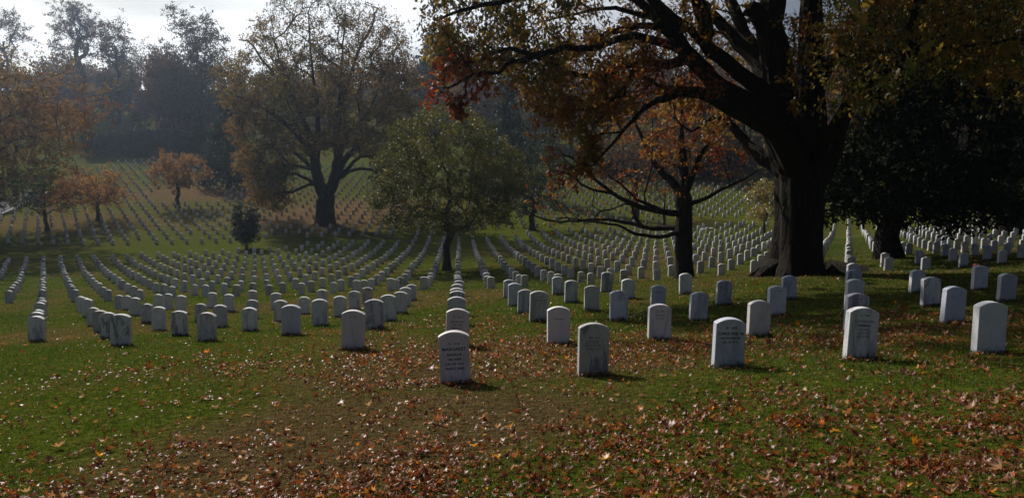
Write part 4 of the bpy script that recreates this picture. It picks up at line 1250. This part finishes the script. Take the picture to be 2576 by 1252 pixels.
# stem group of the tall dark tree and the leaning tree beside it are carried by the woodland behind
def woodland():
    r = np.random.default_rng(131)
    C_, H_, CRR = [], [], []
    n_t = 0
    Vt, Qt, off = [], [], 0
    for (u0, u1, d0, d1, vt0, vt1, cnt) in [(-100, 85, 236, 262, 130, 222, 9), (85, 135, 236, 262, 190, 224, 4), (135, 200, 250, 262, 212, 224, 5), (195, 480, 230, 262, 130, 218, 18), (60, 300, 188, 225, 120, 240, 9), (350, 560, 174, 200, 110, 240, 9), (560, 1120, 185, 250, 150, 230, 26), (1080, 1700, 165, 240, 100, 215, 34), (1600, 2100, 145, 230, 60, 190, 26), (2000, 2750, 120, 210, -40, 150, 34), (1480, 1960, 142, 158, 330, 420, 12)]:
        for _ in range(cnt):
            u, d = r.uniform(u0, u1), r.uniform(d0, d1)
            b = base_at(u, d); k_ = d / F_PX
            vt = r.uniform(vt0, vt1)
            zt = P3(u, vt, d)[2]
            H = max(zt - b[2], 4); R = H * r.uniform(0.26, 0.38) if H > 7 else H * r.uniform(0.6, 1.0)
            n_c = 46
            T = ellipsoid_pts(n_c, (b[0], b[1], b[2] + H * 0.56), (R, R, H * 0.44), r)
            C_.append(np.repeat(T, 24, 0)); CRR.append(np.full(n_c * 24, 0.26 * R * 1.4))
            H_.append(np.full(n_c * 24, float(np.clip(r.choice([0.05, 0.3, 0.6, 0.9]) + r.normal(0, 0.1), 0, 1))))
            # stem
            th = np.arange(6) * 1.0472
            rr = 0.018 * H
            ring = lambda z, q: np.stack([b[0] + q * np.cos(th), b[1] + q * np.sin(th), np.full(6, z)], 1)
            V = np.concatenate([ring(b[2] - 0.5, rr), ring(b[2] + H * 0.4, rr * 0.8), ring(b[2] + H * 0.85, rr * 0.2)])
            for lv in (0, 6):
                for q in range(6): Qt.append((off + lv + q, off + lv + (q + 1) % 6, off + lv + 6 + (q + 1) % 6, off + lv + 6 + q))
            Vt.append(V); off += 18
            for _b in range(7):
                z0 = b[2] + H * r.uniform(0.3, 0.75); an = r.uniform(0, 6.28); L_ = R * r.uniform(0.5, 1.0)
                p0 = np.array([b[0], b[1], z0]); p1 = p0 + np.array([math.cos(an) * L_, math.sin(an) * L_, L_ * 0.7])
                q = 0.006 * H
                V = np.concatenate([p0 + q * np.stack([np.cos(th), np.sin(th), 0 * th], 1), p1 + q * 0.3 * np.stack([np.cos(th), np.sin(th), 0 * th], 1)])
                for s in range(6): Qt.append((off + s, off + (s + 1) % 6, off + 6 + (s + 1) % 6, off + 6 + s))
                Vt.append(V); off += 12
    c = np.concatenate(C_); cr_ = np.concatenate(CRR); h = np.concatenate(H_)
    pos = c + r.normal(size=c.shape) * 0.5 * cr_[:, None]
    root = empty('woodland', (0, 200, 10)); tag(root, 'far wood of bare and autumn coloured trees closing the valley', 'woodland', kind='stuff')
    o = np.array([0, 200, 10.0])
    a = leaves_mesh(pos - o, 0.8 * r.uniform(0.7, 1.3, len(pos)), h + r.normal(0, 0.1, len(h)), LEAF_SIMPLE, r, 'foliage', M_FAROAK, parent=root)
    b_ = mesh_from('stems', np.concatenate(Vt) - o, [np.array(Qt)], M_BARK, parent=root)
    for q in (a, b_): q['kind'] = 'stuff'
woodland()

# ------------------------------------------------------------------ fallen leaves and grass near the camera
_r = np.random.default_rng(201)
def scatter(n, d0, d1, power, az0=-40, az1=46):
    """points in the wedge the camera looks over; density falls with distance"""
    t = _r.random(n)
    e = 2 - power
    d = (d0 ** e + t * (d1 ** e - d0 ** e)) ** (1 / e)
    az = np.radians(_r.uniform(az0, az1, n))
    return d * np.sin(az), d * np.cos(az), d
_mp = [(0, 0), (0.16, 0.06), (0.10, 0.30), (0.30, 0.20), (0.40, 0.50), (0.55, 0.24), (0.80, 0.34), (0.74, 0.12), (1.05, 0.0)]
_mpv = [(x, y) for x, y in _mp] + [(x, -y) for x, y in _mp[-2:0:-1]]
def curled(kind, curl, fold):
    if kind == 'maple': pts = _mpv
    elif kind == 'oval': pts = [(0, 0), (0.25, 0.16), (0.55, 0.2), (0.85, 0.1), (1, 0), (0.85, -0.1), (0.55, -0.2), (0.25, -0.16)]
    else: pts = [(x, y) for x, y in _ok] + [(x, -y) for x, y in _ok[-2:0:-1]]
    V = [(0.5, 0, 0)] + [(x, y, 0) for x, y in pts]
    V = np.array([(x - 0.5, y * (1 - 0.25 * fold), curl * ((x - 0.5) ** 2) * 1.6 + fold * abs(y) * 1.1) for x, y, z in V])
    V[0, 2] = 0
    m = len(pts)
    F_ = [(0, 1 + k, 1 + (k + 1) % m) for k in range(m)]
    return V, F_
def fallen():
    Vs, Fs, Hs, off = [], [], [], 0
    n = 330000
    x, y, d = scatter(n, 2.2, 60, 1.25)
    pl = litter(x, y)
    drift = np.clip((fbm(x + 50, y * 1.8, 0.8) - 0.47) * 5, 0, 1) * np.clip((fbm(x + 9, y * 1.3, 3.1) - 0.35) * 3.5, 0.15, 1)
    keep = _r.random(n) < np.clip(0.065 + 0.50 * drift + 1.2 * pl * (0.45 + 1.2 * drift) + 0.22 * np.exp(-((y - 4.2) / 1.0) ** 2), 0, 1) * np.interp(d, [2, 12, 20, 60], [1.0, 1.0, 0.55, 0.25])
    # left side is cleaner, lower edge denser
    keep &= _r.random(n) < np.where((y > 8.5) & (x < -1.5), 0.55, 1.0)
    x, y, d = x[keep], y[keep], d[keep]
    n = len(x); z = ground(x, y) + np.exp(-((y - 8) / 14) ** 2) * 0.03 * (fbm(x, y, 1.1) - 0.5)
    ex_, ey_ = [], []
    for (b_, i_, j_), o_ in stones.items():
        if o_.location.y > 22: continue
        k_ = int(_r.integers(6, 22))
        ex_.append(o_.location.x + _r.uniform(-0.26, 0.26, k_)); ey_.append(o_.location.y - 0.09 - np.abs(_r.normal(0, 0.06, k_)))
    ex_ = np.concatenate(ex_); ey_ = np.concatenate(ey_)
    x = np.concatenate([x, ex_]); y = np.concatenate([y, ey_]); z = np.concatenate([z, ground(ex_, ey_) + 0.01]); n = len(x)
    kinds = [curled('maple', 0.7, 0.45), curled('maple', -0.4, 0.3), curled('oval', 0.9, 0.9), curled('oval', 1.3, 0.6), curled('oak', 0.8, 0.8), curled('oak', -0.5, 0.6), curled('maple', 1.4, 0.9)]
    kk = _r.choice(len(kinds), n, p=[0.13, 0.10, 0.26, 0.17, 0.12, 0.10, 0.12])
    size = (0.018 + 0.088 * _r.beta(1.25, 2.4, n)) * np.where(_r.random(n) < 0.05, 1.6, 1.0)
    hue = np.where(_r.random(n) < 0.035, _r.uniform(0.92, 1.0, n), np.clip(_r.beta(1.7, 1.5, n) * 0.92, 0, 0.89))
    yaw = _r.uniform(0, 6.283, n); tx = _r.normal(0, 0.5, n); ty = _r.normal(0, 0.5, n)
    cy, sy = np.cos(yaw), np.sin(yaw)
    ex = np.stack([cy, sy, np.sin(tx)], 1); ex /= np.linalg.norm(ex, axis=1)[:, None]
    ey = np.stack([-sy, cy, np.sin(ty)], 1); ey -= ex * (ex * ey).sum(1)[:, None]; ey /= np.linalg.norm(ey, axis=1)[:, None]
    ez = np.cross(ex, ey)
    flip = np.where(_r.random(n) < 0.35, -1.0, 1.0)
    pos = np.stack([x, y, z + 0.006 + 0.028 * _r.random(n)], 1)
    for q, (tv, tf) in enumerate(kinds):
        s = np.where(kk == q)[0]
        if not len(s): continue
        S = size[s][:, None, None]
        V = pos[s][:, None] + S * (tv[None, :, 0:1] * ex[s][:, None] + tv[None, :, 1:2] * ey[s][:, None] + tv[None, :, 2:3] * (ez[s] * flip[s][:, None])[:, None])
        F_ = (np.arange(len(s)) * len(tv))[:, None, None] + np.array(tf)[None] + off
        off += len(s) * len(tv)
        Vs.append(V.reshape(-1, 3)); Fs.append(F_.reshape(-1, 3)); Hs.append(np.repeat(hue[s], len(tf)))
    o = mesh_from('fallen_leaves', np.concatenate(Vs), [np.concatenate(Fs)], M_FALLEN, {'hue': ('FACE', np.concatenate(Hs))})
    tag(o, 'curled brown, tan and orange leaves strewn over the grass', 'fallen leaves', kind='stuff')
    print('fallen', n)
fallen()
def grass():
    n = 760000
    x, y, d = scatter(n, 2.2, 75, 1.2)
    dr_ = dryness_and_sun(x, y)
    keep = _r.random(n) < 1.0 - 0.3 * dr_
    x, y, d, dr_ = x[keep], y[keep], d[keep], dr_[keep]
    fx, fy = [], []
    for (b_, i_, j_), o_ in stones.items():
        if o_.location.y > 30: continue
        k_ = 150 if o_.location.y < 18 else 70
        e_ = _r.uniform(-1, 1, k_); sd = _r.random(k_)
        front = sd < 0.7
        px_ = np.where(front, e_ * 0.17, np.sign(e_) * (0.17 + np.abs(_r.normal(0, 0.02, k_))))
        py_ = np.where(front, -0.06 - np.abs(_r.normal(0, 0.022, k_)), _r.uniform(-0.07, 0.07, k_))
        fx.append(o_.location.x + px_); fy.append(o_.location.y + py_)
    fx = np.concatenate(fx); fy = np.concatenate(fy); nf_ = len(fx)
    x = np.concatenate([x, fx]); y = np.concatenate([y, fy]); d = np.hypot(x, y); dr_ = np.concatenate([dr_, dryness_and_sun(fx, fy)])
    n = len(x)
    z = ground(x, y) + np.exp(-((y - 8) / 14) ** 2) * 0.03 * (fbm(x, y, 1.1) - 0.5) - 0.008
    h = _r.uniform(0.022, 0.06, n) * (0.45 + 1.3 * fbm(x, y, 0.35)) * (0.7 + 0.6 * fbm(x + 7, y, 2.2)) * np.interp(d, [2, 48], [0.95, 1.5]) * (1 - 0.25 * dr_)
    h[-nf_:] *= 1.7
    w_ = np.interp(d, [2, 8, 48], [0.0035, 0.007, 0.03]) * _r.uniform(0.7, 1.3, n)
    a = _r.uniform(0, 6.283, n)
    bx, by = np.cos(a) * w_ / 2, np.sin(a) * w_ / 2
    la = _r.uniform(0, 6.283, n); lean = _r.uniform(0.1, 0.9, n) * h
    V = np.stack([np.stack([x - bx, y - by, z], 1), np.stack([x + bx, y + by, z], 1), np.stack([x + np.cos(la) * lean, y + np.sin(la) * lean, z + h], 1)], 1).reshape(-1, 3)
    nm = fbm(x, y, 0.45)
    hue = np.clip(0.10 + 0.58 * dr_ + 0.85 * (nm - 0.5) + 0.3 * (fbm(x + 3, y + 5, 0.16) - 0.5) + _r.normal(0, 0.13, n) + (dr_ > 0.25) * 0.15, 0, 1)
    o = mesh_from('grass', V, [np.arange(3 * n).reshape(-1, 3)], M_GRASS, {'hue': ('FACE', hue)})
    tag(o, 'short green and straw coloured grass', 'grass', kind='stuff')
    print('grass', n)
grass()

# ------------------------------------------------------------------ air
def haze():
    zmin = -14.0
    x0, x1, y0, y1, z0, z1 = -420, 420, -62, 475, zmin, 62
    V = [(x, y, z) for z in (z0, z1) for y in (y0, y1) for x in (x0, x1)]
    Fs = [(0, 2, 3, 1), (4, 5, 7, 6), (0, 1, 5, 4), (2, 6, 7, 3), (0, 4, 6, 2), (1, 3, 7, 5)]
    me = bpy.data.meshes.new('haze'); me.from_pydata(V, [], Fs)
    m = bpy.data.materials.new('haze_air'); m.use_nodes = True
    nd = m.node_tree.nodes; nd.clear()
    o_ = nd.new('ShaderNodeOutputMaterial'); pv = nd.new('ShaderNodeVolumePrincipled')
    pv.inputs['Color'].default_value = (0.60, 0.76, 1.0, 1)
    pv.inputs['Density'].default_value = 0.0003
    pv.inputs['Anisotropy'].default_value = 0.75
    m.node_tree.links.new(pv.outputs[0], o_.inputs['Volume'])
    me.materials.append(m)
    o = bpy.data.objects.new('haze', me); COL.objects.link(o)
    tag(o, 'thin blue morning haze filling the valley', 'haze', kind='stuff')
haze()
